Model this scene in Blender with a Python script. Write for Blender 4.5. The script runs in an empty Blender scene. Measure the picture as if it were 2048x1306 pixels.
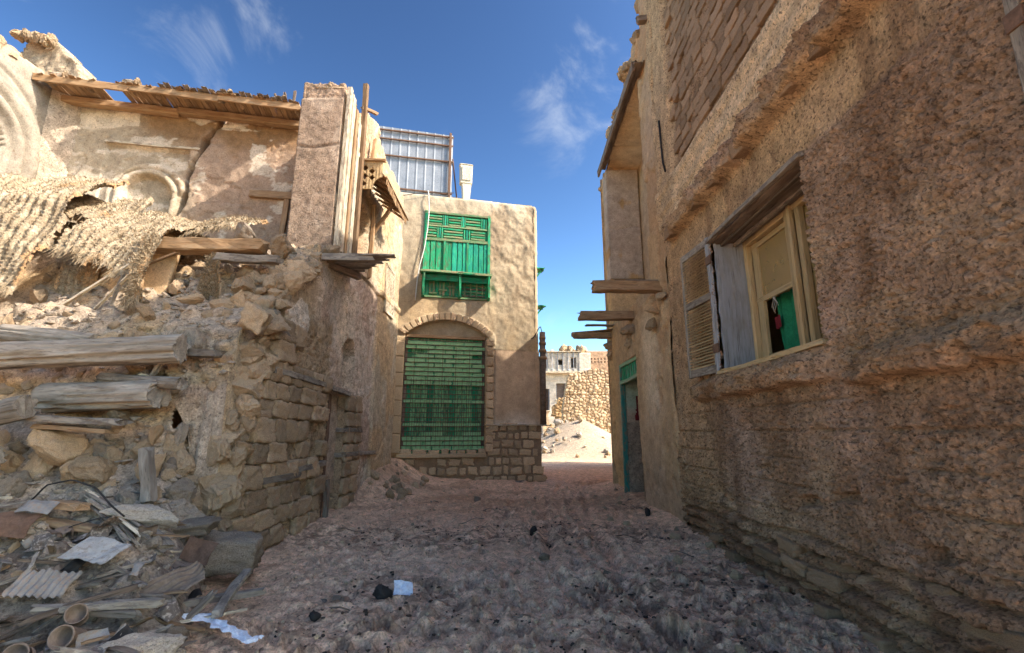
import bpy, bmesh, math, random
import numpy as np
from mathutils import Vector, Matrix, Quaternion, Euler

S = bpy.context.scene
COL = S.collection
R = math.radians

# ------------------------------------------------------------------ camera, sky, sun, exposure
cam_d = bpy.data.cameras.new('camera')
cam_d.sensor_width = 36.0
cam_d.lens = 36.0 * 960 / 2048
cam_d.clip_start = 0.05
cam_d.clip_end = 3000
cam = bpy.data.objects.new('camera', cam_d)
cam.location = (0, 0, 1.6)
cam.rotation_euler = (R(90 + 12.45), 0, 0)
COL.objects.link(cam)
S.camera = cam

SUN_EL, SUN_AZ = 41.0, 104.0            # azimuth measured clockwise from +Y
sun_dir = Vector((math.sin(R(SUN_AZ)) * math.cos(R(SUN_EL)), math.cos(R(SUN_AZ)) * math.cos(R(SUN_EL)), math.sin(R(SUN_EL))))
sd = bpy.data.lights.new('sun', 'SUN')
sd.energy = 2.0
sd.angle = R(0.6)
sd.color = (1.0, 0.92, 0.82)
sun = bpy.data.objects.new('sun', sd)
sun.rotation_euler = (-sun_dir).to_track_quat('-Z', 'Y').to_euler()
sun.location = (20, 0, 30)
COL.objects.link(sun)

W = bpy.data.worlds.new('World')
S.world = W
W.use_nodes = True
nt = W.node_tree
nt.nodes.clear()
def wn(t, **k):
    n = nt.nodes.new(t)
    for a, b in k.items():
        setattr(n, a, b)
    return n
sky = wn('ShaderNodeTexSky', sky_type='NISHITA', sun_disc=False, sun_elevation=R(SUN_EL), sun_rotation=R(SUN_AZ),
         air_density=1.0, dust_density=1.3, ozone_density=3.0, altitude=50)
bg = wn('ShaderNodeBackground')
bg.inputs['Strength'].default_value = 0.15
out = wn('ShaderNodeOutputWorld')
hs = wn('ShaderNodeHueSaturation')
hs.inputs['Saturation'].default_value = 0.95
hs.inputs['Value'].default_value = 0.4
tc = wn('ShaderNodeTexCoord')
mp = wn('ShaderNodeMapping')
mp.inputs['Scale'].default_value = (2.2, 2.2, 3.4)
nz = wn('ShaderNodeTexNoise')
nz.inputs['Scale'].default_value = 1.7
nz.inputs['Detail'].default_value = 9
nz.inputs['Roughness'].default_value = 0.62
nz.inputs['Distortion'].default_value = 0.7
nt.links.new(tc.outputs['Generated'], mp.inputs['Vector'])
nt.links.new(mp.outputs['Vector'], nz.inputs['Vector'])
def cloud_bank(px_dir, lo, hi):
    d = wn('ShaderNodeVectorMath', operation='DOT_PRODUCT')
    d.inputs[1].default_value = Vector(px_dir).normalized()
    nt.links.new(tc.outputs['Generated'], d.inputs[0])
    m = wn('ShaderNodeMapRange', interpolation_type='SMOOTHSTEP')
    m.inputs['From Min'].default_value = lo
    m.inputs['From Max'].default_value = hi
    nt.links.new(d.outputs['Value'], m.inputs['Value'])
    return m.outputs['Result']
b1 = cloud_bank((-0.62, 0.84, 0.80), 0.978, 1.0)
b2 = cloud_bank((0.18, 0.868, 0.69), 0.972, 1.0)
b3 = cloud_bank((0.9, 0.1, 0.62), 0.6, 1.0)
ad = wn('ShaderNodeMath', operation='MAXIMUM'); nt.links.new(b1, ad.inputs[0]); nt.links.new(b2, ad.inputs[1])
ad2 = wn('ShaderNodeMath', operation='MAXIMUM'); nt.links.new(ad.outputs[0], ad2.inputs[0]); nt.links.new(b3, ad2.inputs[1])
sc_ = wn('ShaderNodeMath', operation='MULTIPLY_ADD'); sc_.inputs[1].default_value = 0.17; nt.links.new(ad2.outputs[0], sc_.inputs[0])
nt.links.new(nz.outputs['Fac'], sc_.inputs[2])
cr = wn('ShaderNodeMapRange', interpolation_type='SMOOTHSTEP')
cr.inputs['From Min'].default_value = 0.62
cr.inputs['From Max'].default_value = 0.95
cr.inputs['To Max'].default_value = 0.6
nt.links.new(sc_.outputs[0], cr.inputs['Value'])
mixc = wn('ShaderNodeMix', data_type='RGBA')
mixc.inputs['B'].default_value = (1.6, 1.7, 1.8, 1)
nt.links.new(sky.outputs['Color'], hs.inputs['Color'])
nt.links.new(cr.outputs['Result'], mixc.inputs['Factor'])
gm = wn('ShaderNodeGamma'); gm.inputs['Gamma'].default_value = 2.1
tn = wn('ShaderNodeMix', data_type='RGBA', blend_type='MULTIPLY'); tn.inputs['Factor'].default_value = 1.0
tn.clamp_result = False
tn.inputs['B'].default_value = (1.14, 1.0, .71, 1)
nt.links.new(hs.outputs['Color'], gm.inputs['Color']); nt.links.new(gm.outputs['Color'], tn.inputs['A'])
nt.links.new(tn.outputs['Result'], mixc.inputs['A'])
nt.links.new(mixc.outputs['Result'], bg.inputs['Color'])
nt.links.new(bg.outputs['Background'], out.inputs['Surface'])

vs_ = S.view_settings
vs_.view_transform = 'Standard'
vs_.look = 'None'
vs_.gamma = 1.0
vs_.exposure = 2.15
try:
    vs_.use_curve_mapping = False
except Exception:
    pass
S.cycles.max_bounces = 6
S.cycles.diffuse_bounces = 5

# ------------------------------------------------------------------ noise in numpy
def _hash(ix, iy, iz, seed):
    h = (ix.astype(np.int64) * 374761393 + iy.astype(np.int64) * 668265263 + iz.astype(np.int64) * 1440662683 + seed * 974711) & 0xFFFFFFFF
    h = ((h ^ (h >> 13)) * 1274126177) & 0xFFFFFFFF
    h = ((h ^ (h >> 16)) * 2246822519) & 0xFFFFFFFF
    h = h ^ (h >> 15)
    return (h & 0xFFFFFF).astype(np.float64) / 0xFFFFFF
def vn2(x, y, seed=0):
    ix = np.floor(x); iy = np.floor(y)
    fx = x - ix; fy = y - iy
    fx = fx * fx * (3 - 2 * fx); fy = fy * fy * (3 - 2 * fy)
    z = np.zeros_like(ix)
    a = _hash(ix, iy, z, seed); b = _hash(ix + 1, iy, z, seed)
    c = _hash(ix, iy + 1, z, seed); d = _hash(ix + 1, iy + 1, z, seed)
    return (a * (1 - fx) + b * fx) * (1 - fy) + (c * (1 - fx) + d * fx) * fy
def vn3(x, y, z, seed=0):
    iz = np.floor(z); fz = z - iz
    fz = fz * fz * (3 - 2 * fz)
    ix = np.floor(x); iy = np.floor(y)
    fx = x - ix; fy = y - iy
    fx = fx * fx * (3 - 2 * fx); fy = fy * fy * (3 - 2 * fy)
    def pl(zz):
        a = _hash(ix, iy, zz, seed); b = _hash(ix + 1, iy, zz, seed)
        c = _hash(ix, iy + 1, zz, seed); d = _hash(ix + 1, iy + 1, zz, seed)
        return (a * (1 - fx) + b * fx) * (1 - fy) + (c * (1 - fx) + d * fx) * fy
    return pl(iz) * (1 - fz) + pl(iz + 1) * fz
def fb2(x, y, seed=0, o=4, g=.5):
    s = 0; a = 1; t = 0
    for i in range(o):
        s = s + a * vn2(x * 2 ** i + 17.3 * i, y * 2 ** i - 9.1 * i, seed + i)
        t += a; a *= g
    return s / t
def fb3(x, y, z, seed=0, o=3, g=.5):
    s = 0; a = 1; t = 0
    for i in range(o):
        s = s + a * vn3(x * 2 ** i + 7.3 * i, y * 2 ** i, z * 2 ** i - 3.1 * i, seed + i)
        t += a; a *= g
    return s / t
def sst(a, b, x):
    t = np.clip((x - a) / (b - a), 0, 1)
    return t * t * (3 - 2 * t)
def worley(x, y, seed=0, jit=.9):
    ix = np.floor(x); iy = np.floor(y)
    f1 = np.full(x.shape, 9.); f2 = np.full(x.shape, 9.); cid = np.zeros(x.shape)
    z = np.zeros_like(ix)
    for dx in (-1, 0, 1):
        for dy in (-1, 0, 1):
            px = ix + dx; py = iy + dy
            qx = px + .5 + jit * (_hash(px, py, z, seed) - .5)
            qy = py + .5 + jit * (_hash(px, py, z, seed + 7) - .5)
            d = np.hypot(x - qx, y - qy)
            c = _hash(px, py, z, seed + 13)
            nw = d < f1
            f2 = np.where(nw, f1, np.minimum(f2, d))
            cid = np.where(nw, c, cid)
            f1 = np.where(nw, d, f1)
    return f1, f2, cid
def mixc3(a, b, t):
    a = np.asarray(a, float); b = np.asarray(b, float)
    t = np.asarray(t)[..., None]
    return a * (1 - t) + b * t

# ------------------------------------------------------------------ objects
WL = {}
def tag(o, label=None, cat=None, group=None, kind=None):
    if label: o['label'] = label
    if cat: o['category'] = cat
    if group: o['group'] = group
    if kind: o['kind'] = kind
    return o
def link(o, loc, parent=None):
    loc = Vector(loc)
    COL.objects.link(o)
    WL[o.name] = Matrix.Translation(loc)
    o.location = loc
    if parent is not None:
        o.parent = parent
        o.matrix_parent_inverse = WL[parent.name].inverted()
    return o
def empty(name, loc, label, cat, group=None):
    o = bpy.data.objects.new(name, None)
    o.empty_display_size = .2
    link(o, loc)
    return tag(o, label, cat, group)
def np_mesh(name, V, F, mat=None, col=None, smooth=True):
    me = bpy.data.meshes.new(name)
    V = np.asarray(V, np.float32); F = np.asarray(F, np.int32)
    k = F.shape[1]
    me.vertices.add(len(V)); me.vertices.foreach_set('co', V.ravel())
    me.loops.add(F.size); me.loops.foreach_set('vertex_index', F.ravel())
    me.polygons.add(len(F))
    me.polygons.foreach_set('loop_start', np.arange(0, F.size, k, dtype=np.int32))
    me.polygons.foreach_set('loop_total', np.full(len(F), k, np.int32))
    me.polygons.foreach_set('use_smooth', np.full(len(F), smooth, bool))
    if col is not None:
        a = me.color_attributes.new('Col', 'FLOAT_COLOR', 'POINT')
        c = np.ones((len(V), 4), np.float32); c[:, :3] = col
        a.data.foreach_set('color', c.ravel())
    if mat: me.materials.append(mat)
    me.update(calc_edges=True)
    return me
def mesh_obj(name, V, F, mat, parent=None, col=None, smooth=True, org=None):
    V = np.asarray(V, float)
    if org is None:
        org = (V.min(0) + V.max(0)) / 2
        org[2] = V[:, 2].min()
    org = np.asarray(org, float)
    if isinstance(F, np.ndarray):
        me = np_mesh(name, V - org, F, mat, col, smooth)
    else:
        me = bpy.data.meshes.new(name)
        me.from_pydata((V - org).tolist(), [], F)
        me.polygons.foreach_set('use_smooth', [smooth] * len(me.polygons))
        me.materials.append(mat)
        me.update()
    o = bpy.data.objects.new(name, me)
    return link(o, org, parent)
def inst(name, me, loc, rot=(0, 0, 0), scale=(1, 1, 1), parent=None):
    o = bpy.data.objects.new(name, me)
    link(o, loc, parent)
    if isinstance(rot, Quaternion):
        o.rotation_mode = 'QUATERNION'
        o.rotation_quaternion = rot
    else:
        o.rotation_euler = rot
    o.scale = scale
    q = rot if isinstance(rot, Quaternion) else Euler(rot).to_quaternion()
    WL[o.name] = Matrix.LocRotScale(Vector(loc), q, Vector(scale))
    return o
def frame_quat(xa, za):
    xa = Vector(xa).normalized()
    ya = Vector(za).cross(xa).normalized()
    za = xa.cross(ya)
    return Matrix((xa, ya, za)).transposed().to_quaternion()

def lines(a, b, res, cuts=(), dens=()):
    """grid lines from a to b at spacing res, with doubled lines at every cut"""
    L = [a]
    x = a
    while x < b:
        r = res
        for (p, q, rr) in dens:
            if p <= x < q: r = rr
        x += r
        L.append(min(x, b))
    L = [v for v in L if all(abs(v - c) > .007 for c in cuts)]
    for c in cuts:
        L += [c - .003, c + .003]
    return np.array(sorted(set(L)))

def hf(name, O, U, Vv, N, us, vs, dfn, cfn, mat, parent=None, keep=None, thick=None, kind=None):
    O = np.array(O, float); U = np.array(U, float); Vv = np.array(Vv, float); N = np.array(N, float)
    uu, vv = np.meshgrid(us, vs, indexing='ij')
    nu, nv = uu.shape
    d = dfn(uu, vv)
    P = O + uu[..., None] * U + vv[..., None] * Vv + d[..., None] * N
    C = cfn(uu, vv)
    idx = np.arange(nu * nv).reshape(nu, nv)
    F = np.stack([idx[:-1, :-1], idx[1:, :-1], idx[1:, 1:], idx[:-1, 1:]], -1).reshape(-1, 4)
    if np.dot(np.cross(U, Vv), N) < 0:
        F = F[:, ::-1]
    if keep is not None:
        uc = (us[:-1] + us[1:])[:, None] / 2 + 0 * vs[None, :-1]
        vc = (vs[:-1] + vs[1:])[None, :] / 2 + 0 * us[:-1, None]
        F = F[keep(uc, vc).reshape(-1)]
    P = P.reshape(-1, 3); C = C.reshape(-1, 3)
    used = np.unique(F)
    rm = np.full(len(P), -1); rm[used] = np.arange(len(used))
    P = P[used]; C = C[used]; F = rm[F]
    if thick:
        n = len(P)
        e = np.concatenate([F[:, [0, 1]], F[:, [1, 2]], F[:, [2, 3]], F[:, [3, 0]]])
        key = np.sort(e, 1)
        k1 = key[:, 0].astype(np.int64) * n + key[:, 1]
        _, inv, cnt = np.unique(k1, return_inverse=True, return_counts=True)
        be = e[cnt[inv] == 1]
        uuf = uu.reshape(-1)[used]; vvf = vv.reshape(-1)[used]
        B = O + uuf[:, None] * U + vvf[:, None] * Vv - thick * N
        bv = np.unique(be)
        Fs = np.stack([be[:, 1], be[:, 0], be[:, 0] + n, be[:, 1] + n], -1)
        F = np.concatenate([F, F[:, ::-1] + n, Fs])
        P = np.concatenate([P, B]); C = np.concatenate([C, C])
    o = mesh_obj(name, P, F, mat, parent, C, True)
    if kind: o['kind'] = kind
    return o

# ------------------------------------------------------------------ materials
def _m(name):
    m = bpy.data.materials.new(name)
    m.use_nodes = True
    t = m.node_tree
    b = t.nodes['Principled BSDF']
    b.inputs['Specular IOR Level'].default_value = 0.15
    return m, t, b
def _n(t, ty, **k):
    n = t.nodes.new(ty)
    for a, v in k.items():
        if a in ('operation', 'data_type', 'blend_type', 'feature', 'interpolation_type', 'attribute_name', 'wave_type', 'bands_direction'):
            setattr(n, a, v)
        else:
            n.inputs[a.replace('_', ' ')].default_value = v
    return n
def _coords(t, scale=(1, 1, 1), rnd=True):
    tc = t.nodes.new('ShaderNodeTexCoord')
    mp = t.nodes.new('ShaderNodeMapping')
    mp.inputs['Scale'].default_value = scale
    t.links.new(tc.outputs['Object'], mp.inputs['Vector'])
    if rnd:
        oi = t.nodes.new('ShaderNodeObjectInfo')
        mu = _n(t, 'ShaderNodeMath', operation='MULTIPLY')
        mu.inputs[1].default_value = 37.0
        t.links.new(oi.outputs['Random'], mu.inputs[0])
        t.links.new(mu.outputs[0], mp.inputs['Location'])
    return mp.outputs['Vector']
def _noise(t, vec, scale, detail=6, rough=.6, dist=0):
    n = t.nodes.new('ShaderNodeTexNoise')
    n.inputs['Scale'].default_value = scale
    n.inputs['Detail'].default_value = detail
    n.inputs['Roughness'].default_value = rough
    n.inputs['Distortion'].default_value = dist
    t.links.new(vec, n.inputs['Vector'])
    return n.outputs['Fac']
def _range(t, v, a, b, c, d):
    n = t.nodes.new('ShaderNodeMapRange')
    for k, x in zip(('From Min', 'From Max', 'To Min', 'To Max'), (a, b, c, d)):
        n.inputs[k].default_value = x
    t.links.new(v, n.inputs['Value'])
    return n.outputs['Result']
def _mix(t, f, a, b, bt='MIX'):
    n = t.nodes.new('ShaderNodeMix')
    n.data_type = 'RGBA'; n.blend_type = bt
    for s, v in (('Factor', f), ('A', a), ('B', b)):
        if isinstance(v, (int, float)): n.inputs[s].default_value = v
        elif isinstance(v, (tuple, list)): n.inputs[s].default_value = (*v[:3], 1)
        else: t.links.new(v, n.inputs[s])
    return n.outputs['Result']
def _bump(t, b, hs_):
    prev = None
    for h, st, di in hs_:
        bp = t.nodes.new('ShaderNodeBump')
        bp.inputs['Strength'].default_value = st
        bp.inputs['Distance'].default_value = di
        t.links.new(h, bp.inputs['Height'])
        if prev: t.links.new(prev, bp.inputs['Normal'])
        prev = bp.outputs['Normal']
    t.links.new(prev, b.inputs['Normal'])
WARM = (1.09, 1.02, .89)
def wm(c): return tuple(min(.8, x * w) for x, w in zip(c, WARM))
def M_attr(name, fine=60, mid=9, lo=.72, hi=1.25, bst=.7, bd=.012, rough=.95, speck=None):
    """colour from the mesh's own Col layer, broken up by grain"""
    m, t, b = _m(name)
    v = _coords(t, rnd=False)
    at = _n(t, 'ShaderNodeAttribute', attribute_name='Col')
    n1 = _noise(t, v, fine, 8, .7); n2 = _noise(t, v, mid, 8, .65, .3)
    g1 = _range(t, n1, .3, .7, lo, hi); g2 = _range(t, n2, .3, .7, lo * 1.05, hi * .97)
    mu = _n(t, 'ShaderNodeMath', operation='MULTIPLY'); t.links.new(g1, mu.inputs[0]); t.links.new(g2, mu.inputs[1])
    c = _mix(t, 1.0, at.outputs['Color'], WARM, 'MULTIPLY')
    c = _mix(t, 1.0, c, mu.outputs[0], 'MULTIPLY')
    if speck:  # dark specks put the shade of small crevices into the colour
        n3 = _noise(t, v, speck[0], 4, .6)
        c = _mix(t, _range(t, n3, speck[1], speck[1] + .08, 0, speck[3]), c, speck[2])
    t.links.new(c, b.inputs['Base Color'])
    b.inputs['Roughness'].default_value = rough
    _bump(t, b, [(n2, bst * .6, bd * 2.5), (n1, bst, bd)])
    return m
def M_rock(name, c1, c2, c3=None, scale=6, fine=45, bst=.8, bd=.015, rough=.95, var=.25):
    m, t, b = _m(name)
    c1, c2 = wm(c1), wm(c2)
    if c3: c3 = wm(c3)
    v = _coords(t)
    n1 = _noise(t, v, scale, 6, .65, .4); n2 = _noise(t, v, fine, 8, .72)
    c = _mix(t, _range(t, n1, .32, .68, 0, 1), c1, c2)
    if c3: c = _mix(t, _range(t, n2, .56, .68, 0, .8), c, c3)
    n4 = _noise(t, v, fine * .7, 4, .6)
    c = _mix(t, _range(t, n4, .55, .63, 0, .6), c, tuple(x * .28 for x in c2))
    oi = t.nodes.new('ShaderNodeObjectInfo')
    g = _range(t, oi.outputs['Random'], 0, 1, 1 - var, 1 + var)
    g2 = _range(t, n2, .3, .7, .7, 1.25)
    mu = _n(t, 'ShaderNodeMath', operation='MULTIPLY'); t.links.new(g, mu.inputs[0]); t.links.new(g2, mu.inputs[1])
    c = _mix(t, 1.0, c, mu.outputs[0], 'MULTIPLY')
    t.links.new(c, b.inputs['Base Color'])
    b.inputs['Roughness'].default_value = rough
    _bump(t, b, [(n1, bst * .5, bd * 3), (n2, bst, bd)])
    return m
def M_wood(name, c1, c2, c3, rough=.85, scale=1.0, peel=None):
    """weathered timber, grain along the piece's own X"""
    m, t, b = _m(name)
    c1, c2, c3 = [tuple(x * w for x, w in zip(c, (1.04, 1.0, .90))) if c[0] > c[1] else c for c in (c1, c2, c3)]
    v = _coords(t, (1.6 * scale, 22 * scale, 22 * scale))
    n1 = _noise(t, v, 1.0, 7, .65, .5)
    v2 = _coords(t, (3.0, 9.0, 9.0))
    n2 = _noise(t, v2, 1.0, 6, .6, .2)
    v3 = _coords(t, (3.2 * scale, 70 * scale, 70 * scale))
    n3 = _noise(t, v3, 1.0, 4, .6)
    c = _mix(t, _range(t, n1, .3, .7, 0, 1), c1, c2)
    c = _mix(t, _range(t, n2, .45, .7, 0, .7), c, c3)
    c = _mix(t, _range(t, n3, .56, .68, 0, .75), c, tuple(x * .3 for x in c1))
    if peel:
        n4 = _noise(t, _coords(t, (5, 16, 16)), 1.0, 7, .7, .3)
        c = _mix(t, _range(t, n4, .5, .56, 0, .9), c, peel)
    oi = t.nodes.new('ShaderNodeObjectInfo')
    c = _mix(t, 1.0, c, _range(t, oi.outputs['Random'], 0, 1, .75, 1.25), 'MULTIPLY')
    t.links.new(c, b.inputs['Base Color'])
    b.inputs['Roughness'].default_value = rough
    _bump(t, b, [(n1, .6, .012), (n3, .6, .006)])
    return m
def M_plain(name, c1, c2, scale=8, rough=.6, metal=0, bd=.004, fine=50, rust=None):
    m, t, b = _m(name)
    v = _coords(t)
    n1 = _noise(t, v, scale, 7, .65, .3); n2 = _noise(t, v, fine, 6, .6)
    c = _mix(t, _range(t, n1, .35, .65, 0, 1), c1, c2)
    if rust: c = _mix(t, _range(t, n2, .5, .62, 0, .85), c, rust)
    c = _mix(t, 1.0, c, _range(t, n2, .3, .7, .8, 1.15), 'MULTIPLY')
    t.links.new(c, b.inputs['Base Color'])
    b.inputs['Roughness'].default_value = rough
    b.inputs['Metallic'].default_value = metal
    _bump(t, b, [(n2, .5, bd)])
    return m

m_right = M_attr('rough_mud_plaster', 42, 5, .62, 1.42, 1.0, .03, .95, (30, .545, (.075, .045, .03), .72))
m_left = M_attr('eroded_coral_masonry', 45, 7, .58, 1.42, 1.0, .025, .95, (26, .56, (.10, .07, .05), .6))
m_pl = M_attr('old_lime_plaster', 40, 5, .70, 1.25, .75, .014, .95, (17, .585, (.20, .13, .085), .55))
m_gr = M_attr('street_dirt', 50, 7, .6, 1.4, 1.0, .025, .95, (24, .57, (.14, .075, .055), .55))
m_tan = M_attr('tan_stucco', 40, 3.5, .74, 1.22, .7, .014, .95, (11, .60, (.25, .17, .10), .45))
m_coral = M_rock('coral_stone', (.40, .31, .22), (.30, .235, .175), (.50, .41, .31))
m_coral_o = M_rock('ochre_coral_stone', (.42, .32, .22), (.33, .25, .18), (.50, .42, .33))
m_coral_g = M_rock('dusty_grey_stone', (.30, .26, .225), (.22, .19, .165), (.41, .37, .33))
m_brick = M_rock('mud_brick', (.36, .26, .185), (.28, .195, .135), (.44, .33, .24), 5, 60, .8, .015, .95, .3)
m_basest = M_rock('squared_base_stone', (.58, .44, .31), (.48, .36, .25), (.66, .52, .38), 5, 40)
m_warmst = M_rock('plastered_jamb_stone', (.48, .38, .265), (.43, .335, .23), None, 4, 50, .5, .008, .95, .1)
m_pale = M_rock('pale_pitted_stone', (.50, .46, .42), (.36, .33, .31), (.12, .11, .10), 9, 30)
m_log = M_wood('weathered_log', (.145, .125, .11), (.27, .24, .215), (.36, .33, .30))
m_grey = M_wood('grey_plank', (.18, .155, .135), (.28, .25, .22), (.37, .335, .30), peel=(.15, .125, .105))
m_brown = M_wood('brown_plank', (.20, .125, .075), (.30, .20, .125), (.36, .26, .17))
m_orange = M_wood('sunbleached_orange_timber', (.24, .145, .08), (.34, .225, .13), (.40, .30, .20))
m_dark = M_wood('dark_plank', (.10, .075, .062), (.17, .13, .11), (.24, .20, .17))
m_white = M_wood('flaking_white_timber', (.55, .48, .38), (.64, .58, .48), (.42, .34, .25), peel=(.30, .235, .17))
m_green = M_wood('green_paint', (.012, .24, .10), (.02, .36, .16), (.06, .42, .22), .55, .7, peel=(.09, .17, .085))
m_green2 = M_wood('blue_green_paint', (.01, .20, .13), (.015, .32, .20), (.02, .25, .22), .55, .7, peel=(.03, .36, .18))
m_greenp = M_wood('faded_green_paint', (.10, .22, .10), (.16, .28, .13), (.22, .30, .15), .6, .7, peel=(.26, .21, .12))
m_gplate = M_plain('pale_green_plate', (.22, .48, .22), (.36, .60, .31), 5, .6, 0, .003, 30, (.18, .30, .13))
m_gboard = M_wood('light_green_board', (.14, .42, .18), (.24, .54, .26), (.30, .50, .22), .6, .7, peel=(.05, .22, .12))
m_teal = M_wood('teal_door_paint', (.02, .13, .11), (.03, .18, .15), (.06, .2, .16), .6, .8, peel=(.16, .12, .08))
m_tan_w = M_wood('tan_window_timber', (.34, .245, .13), (.45, .34, .20), (.36, .29, .20), .75)
m_bluegrey = M_wood('blue_grey_board', (.24, .25, .27), (.34, .35, .37), (.20, .19, .18), .8, .6)
m_rust = M_plain('rusty_iron', (.12, .07, .048), (.18, .11, .075), 12, .8, .2, .004)
m_sheet = M_plain('galvanised_sheet', (.20, .22, .25), (.28, .30, .33), 2.5, .5, .25, .002, 30)
m_tin = M_plain('dull_tin', (.21, .195, .18), (.31, .29, .27), 6, .8, .1, .003, 40, (.26, .19, .14))
m_scrap = M_plain('dusty_leather', (.10, .08, .068), (.17, .14, .12), 9, .9, 0, .008, 40, (.34, .29, .25))
m_lampb = M_plain('lamp_housing', (.52, .47, .36), (.60, .55, .44), 6, .5)
m_lens = M_plain('lamp_lens', (.66, .62, .50), (.50, .45, .33), 9, .3, 0, .002, 18, (.16, .15, .12))
m_cable = M_plain('white_cable', (.62, .58, .52), (.68, .65, .6), 4, .6)
m_black = M_plain('black_rubbish', (.018, .017, .017), (.04, .036, .034), 12, .7)
m_paper = M_plain('dusty_paper', (.33, .31, .285), (.44, .42, .39), 5, .9, 0, .008, 26, (.22, .18, .15))
m_plastic = M_plain('white_blue_plastic', (.62, .67, .75), (.74, .77, .82), 6, .4)
m_cloth_g = M_plain('green_curtain', (.012, .12, .055), (.02, .19, .09), 6, .9)
m_red = M_plain('dark_red_cloth', (.10, .01, .015), (.16, .018, .022), 8, .9)
m_clay = M_plain('clay_pot', (.15, .11, .085), (.21, .16, .125), 7, .9)
m_fibre = M_rock('palm_fibre', (.36, .30, .225), (.25, .20, .14), (.43, .38, .30), 7, 80, .9, .01, .95, .15)
m_rope = M_plain('pale_string', (.5, .46, .38), (.58, .54, .46), 9, .9)
m_far = M_attr('far_stone', 5, 1.2, .72, 1.25, .8, .06)
m_room = M_plain('ochre_room_plaster', (.42, .29, .13), (.34, .22, .10), 3, .95)
m_roomg = M_plain('green_room_wall', (.22, .34, .27), (.30, .38, .31), 2, .95)
def M_glass():
    m, t, b = _m('dusty_glass_ochre_reflection')  # dusty pane, with the ochre reflection of the room painted into its colour
    v = _coords(t)
    n = _noise(t, v, 5, 7, .65, .4)
    t.links.new(_mix(t, _range(t, n, .4, .65, 0, 1), (.42, .29, .12), (.30, .20, .09)), b.inputs['Base Color'])
    b.inputs['Roughness'].default_value = .25
    b.inputs['Specular IOR Level'].default_value = .5
    t.links.new(_range(t, n, .35, .7, .55, .95), b.inputs['Alpha'])
    return m
m_glass = M_glass()

# ------------------------------------------------------------------ shared piece meshes
rng = random.Random(11)
def make_rock(i, sub=4, sharp=.55):
    bm = bmesh.new()
    bmesh.ops.create_icosphere(bm, subdivisions=sub, radius=1)
    V = np.array([v.co[:] for v in bm.verts])
    r = random.Random(100 + i)
    for k in range(16):                                 # flat broken faces
        n = np.array([r.gauss(0, 1) for _ in range(3)]); n /= np.linalg.norm(n)
        c = r.uniform(.46, .80)
        d = V @ n
        V -= np.where(d > c, (d - c) * (sharp + .4), 0)[:, None] * n
    n1 = fb3(V[:, 0] * 1.6 + 9 * i, V[:, 1] * 1.6, V[:, 2] * 1.6, 3 + i, 3) - .5
    n2 = fb3(V[:, 0] * 5 + 9 * i, V[:, 1] * 5, V[:, 2] * 5, 30 + i, 3) - .5
    n3 = fb3(V[:, 0] * 13 + 9 * i, V[:, 1] * 13, V[:, 2] * 13, 60 + i, 3, .6) - .5
    pit = 1 - sst(.0, .35, fb3(V[:, 0] * 8 + 3 * i, V[:, 1] * 8, V[:, 2] * 8, 66 + i, 2))
    V *= (1 + .42 * n1 + .26 * n2 + .20 * n3 - .10 * pit)[:, None]
    F = np.array([[v.index for v in f.verts] for f in bm.faces])
    bm.free()
    V /= np.abs(V).max(0)
    return V, F
ROCKV = [make_rock(i) for i in range(10)]
def rocks(mat, tagn):
    return [np_mesh('rock_' + tagn, V, F, mat, None, False) for V, F in ROCKV]
RK = {'c': rocks(m_coral, 'tan'), 'o': rocks(m_coral_o, 'ochre'), 'g': rocks(m_coral_g, 'grey'), 'p': rocks(m_pale, 'pale'), 'b': rocks(m_brick, 'brown')}
def make_block(i, mat, nm, rnd=.3, amp=.16):
    bm = bmesh.new()
    bmesh.ops.create_cube(bm, size=2)
    bmesh.ops.subdivide_edges(bm, edges=bm.edges[:], cuts=9, use_grid_fill=True)
    V = np.array([v.co[:] for v in bm.verts])
    F = np.array([[v.index for v in f.verts] for f in bm.faces])
    bm.free()
    L4 = (np.abs(V) ** 6).sum(1) ** (1 / 6.)
    V = V * (1 - rnd) + V / L4[:, None] * rnd
    n1 = fb3(V[:, 0] * 1.3 + 5 * i, V[:, 1] * 1.3, V[:, 2] * 1.3, 50 + i, 3) - .5
    V = V * (1 + amp * 1.6 * n1)[:, None]
    n2 = fb3(V[:, 0] * 3.5 + 5 * i, V[:, 1] * 3.5, V[:, 2] * 3.5, 80 + i, 2) - .5
    n3 = fb3(V[:, 0] * 9 + 5 * i, V[:, 1] * 9, V[:, 2] * 9, 90 + i, 3, .6) - .5
    V = V + amp * (.9 * n2 + .8 * n3)[:, None] * np.sign(V) * (np.abs(V) > .75)
    return np_mesh(nm, V * .5, F, mat, None, True)
BLK = {'left': [make_block(i, m_coral, 'stone_block', .55, .3) for i in range(8)],
       'grey': [make_block(i, m_coral_g, 'grey_block', .4, .3) for i in range(4)],
       'brick': [make_block(i, m_brick, 'brick', .3, .2) for i in range(6)],
       'base': [make_block(i, m_basest, 'base_stone', .6, .34) for i in range(6)],
       'warm': [make_block(i, m_warmst, 'jamb_stone', .25, .07) for i in range(4)]}

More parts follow.
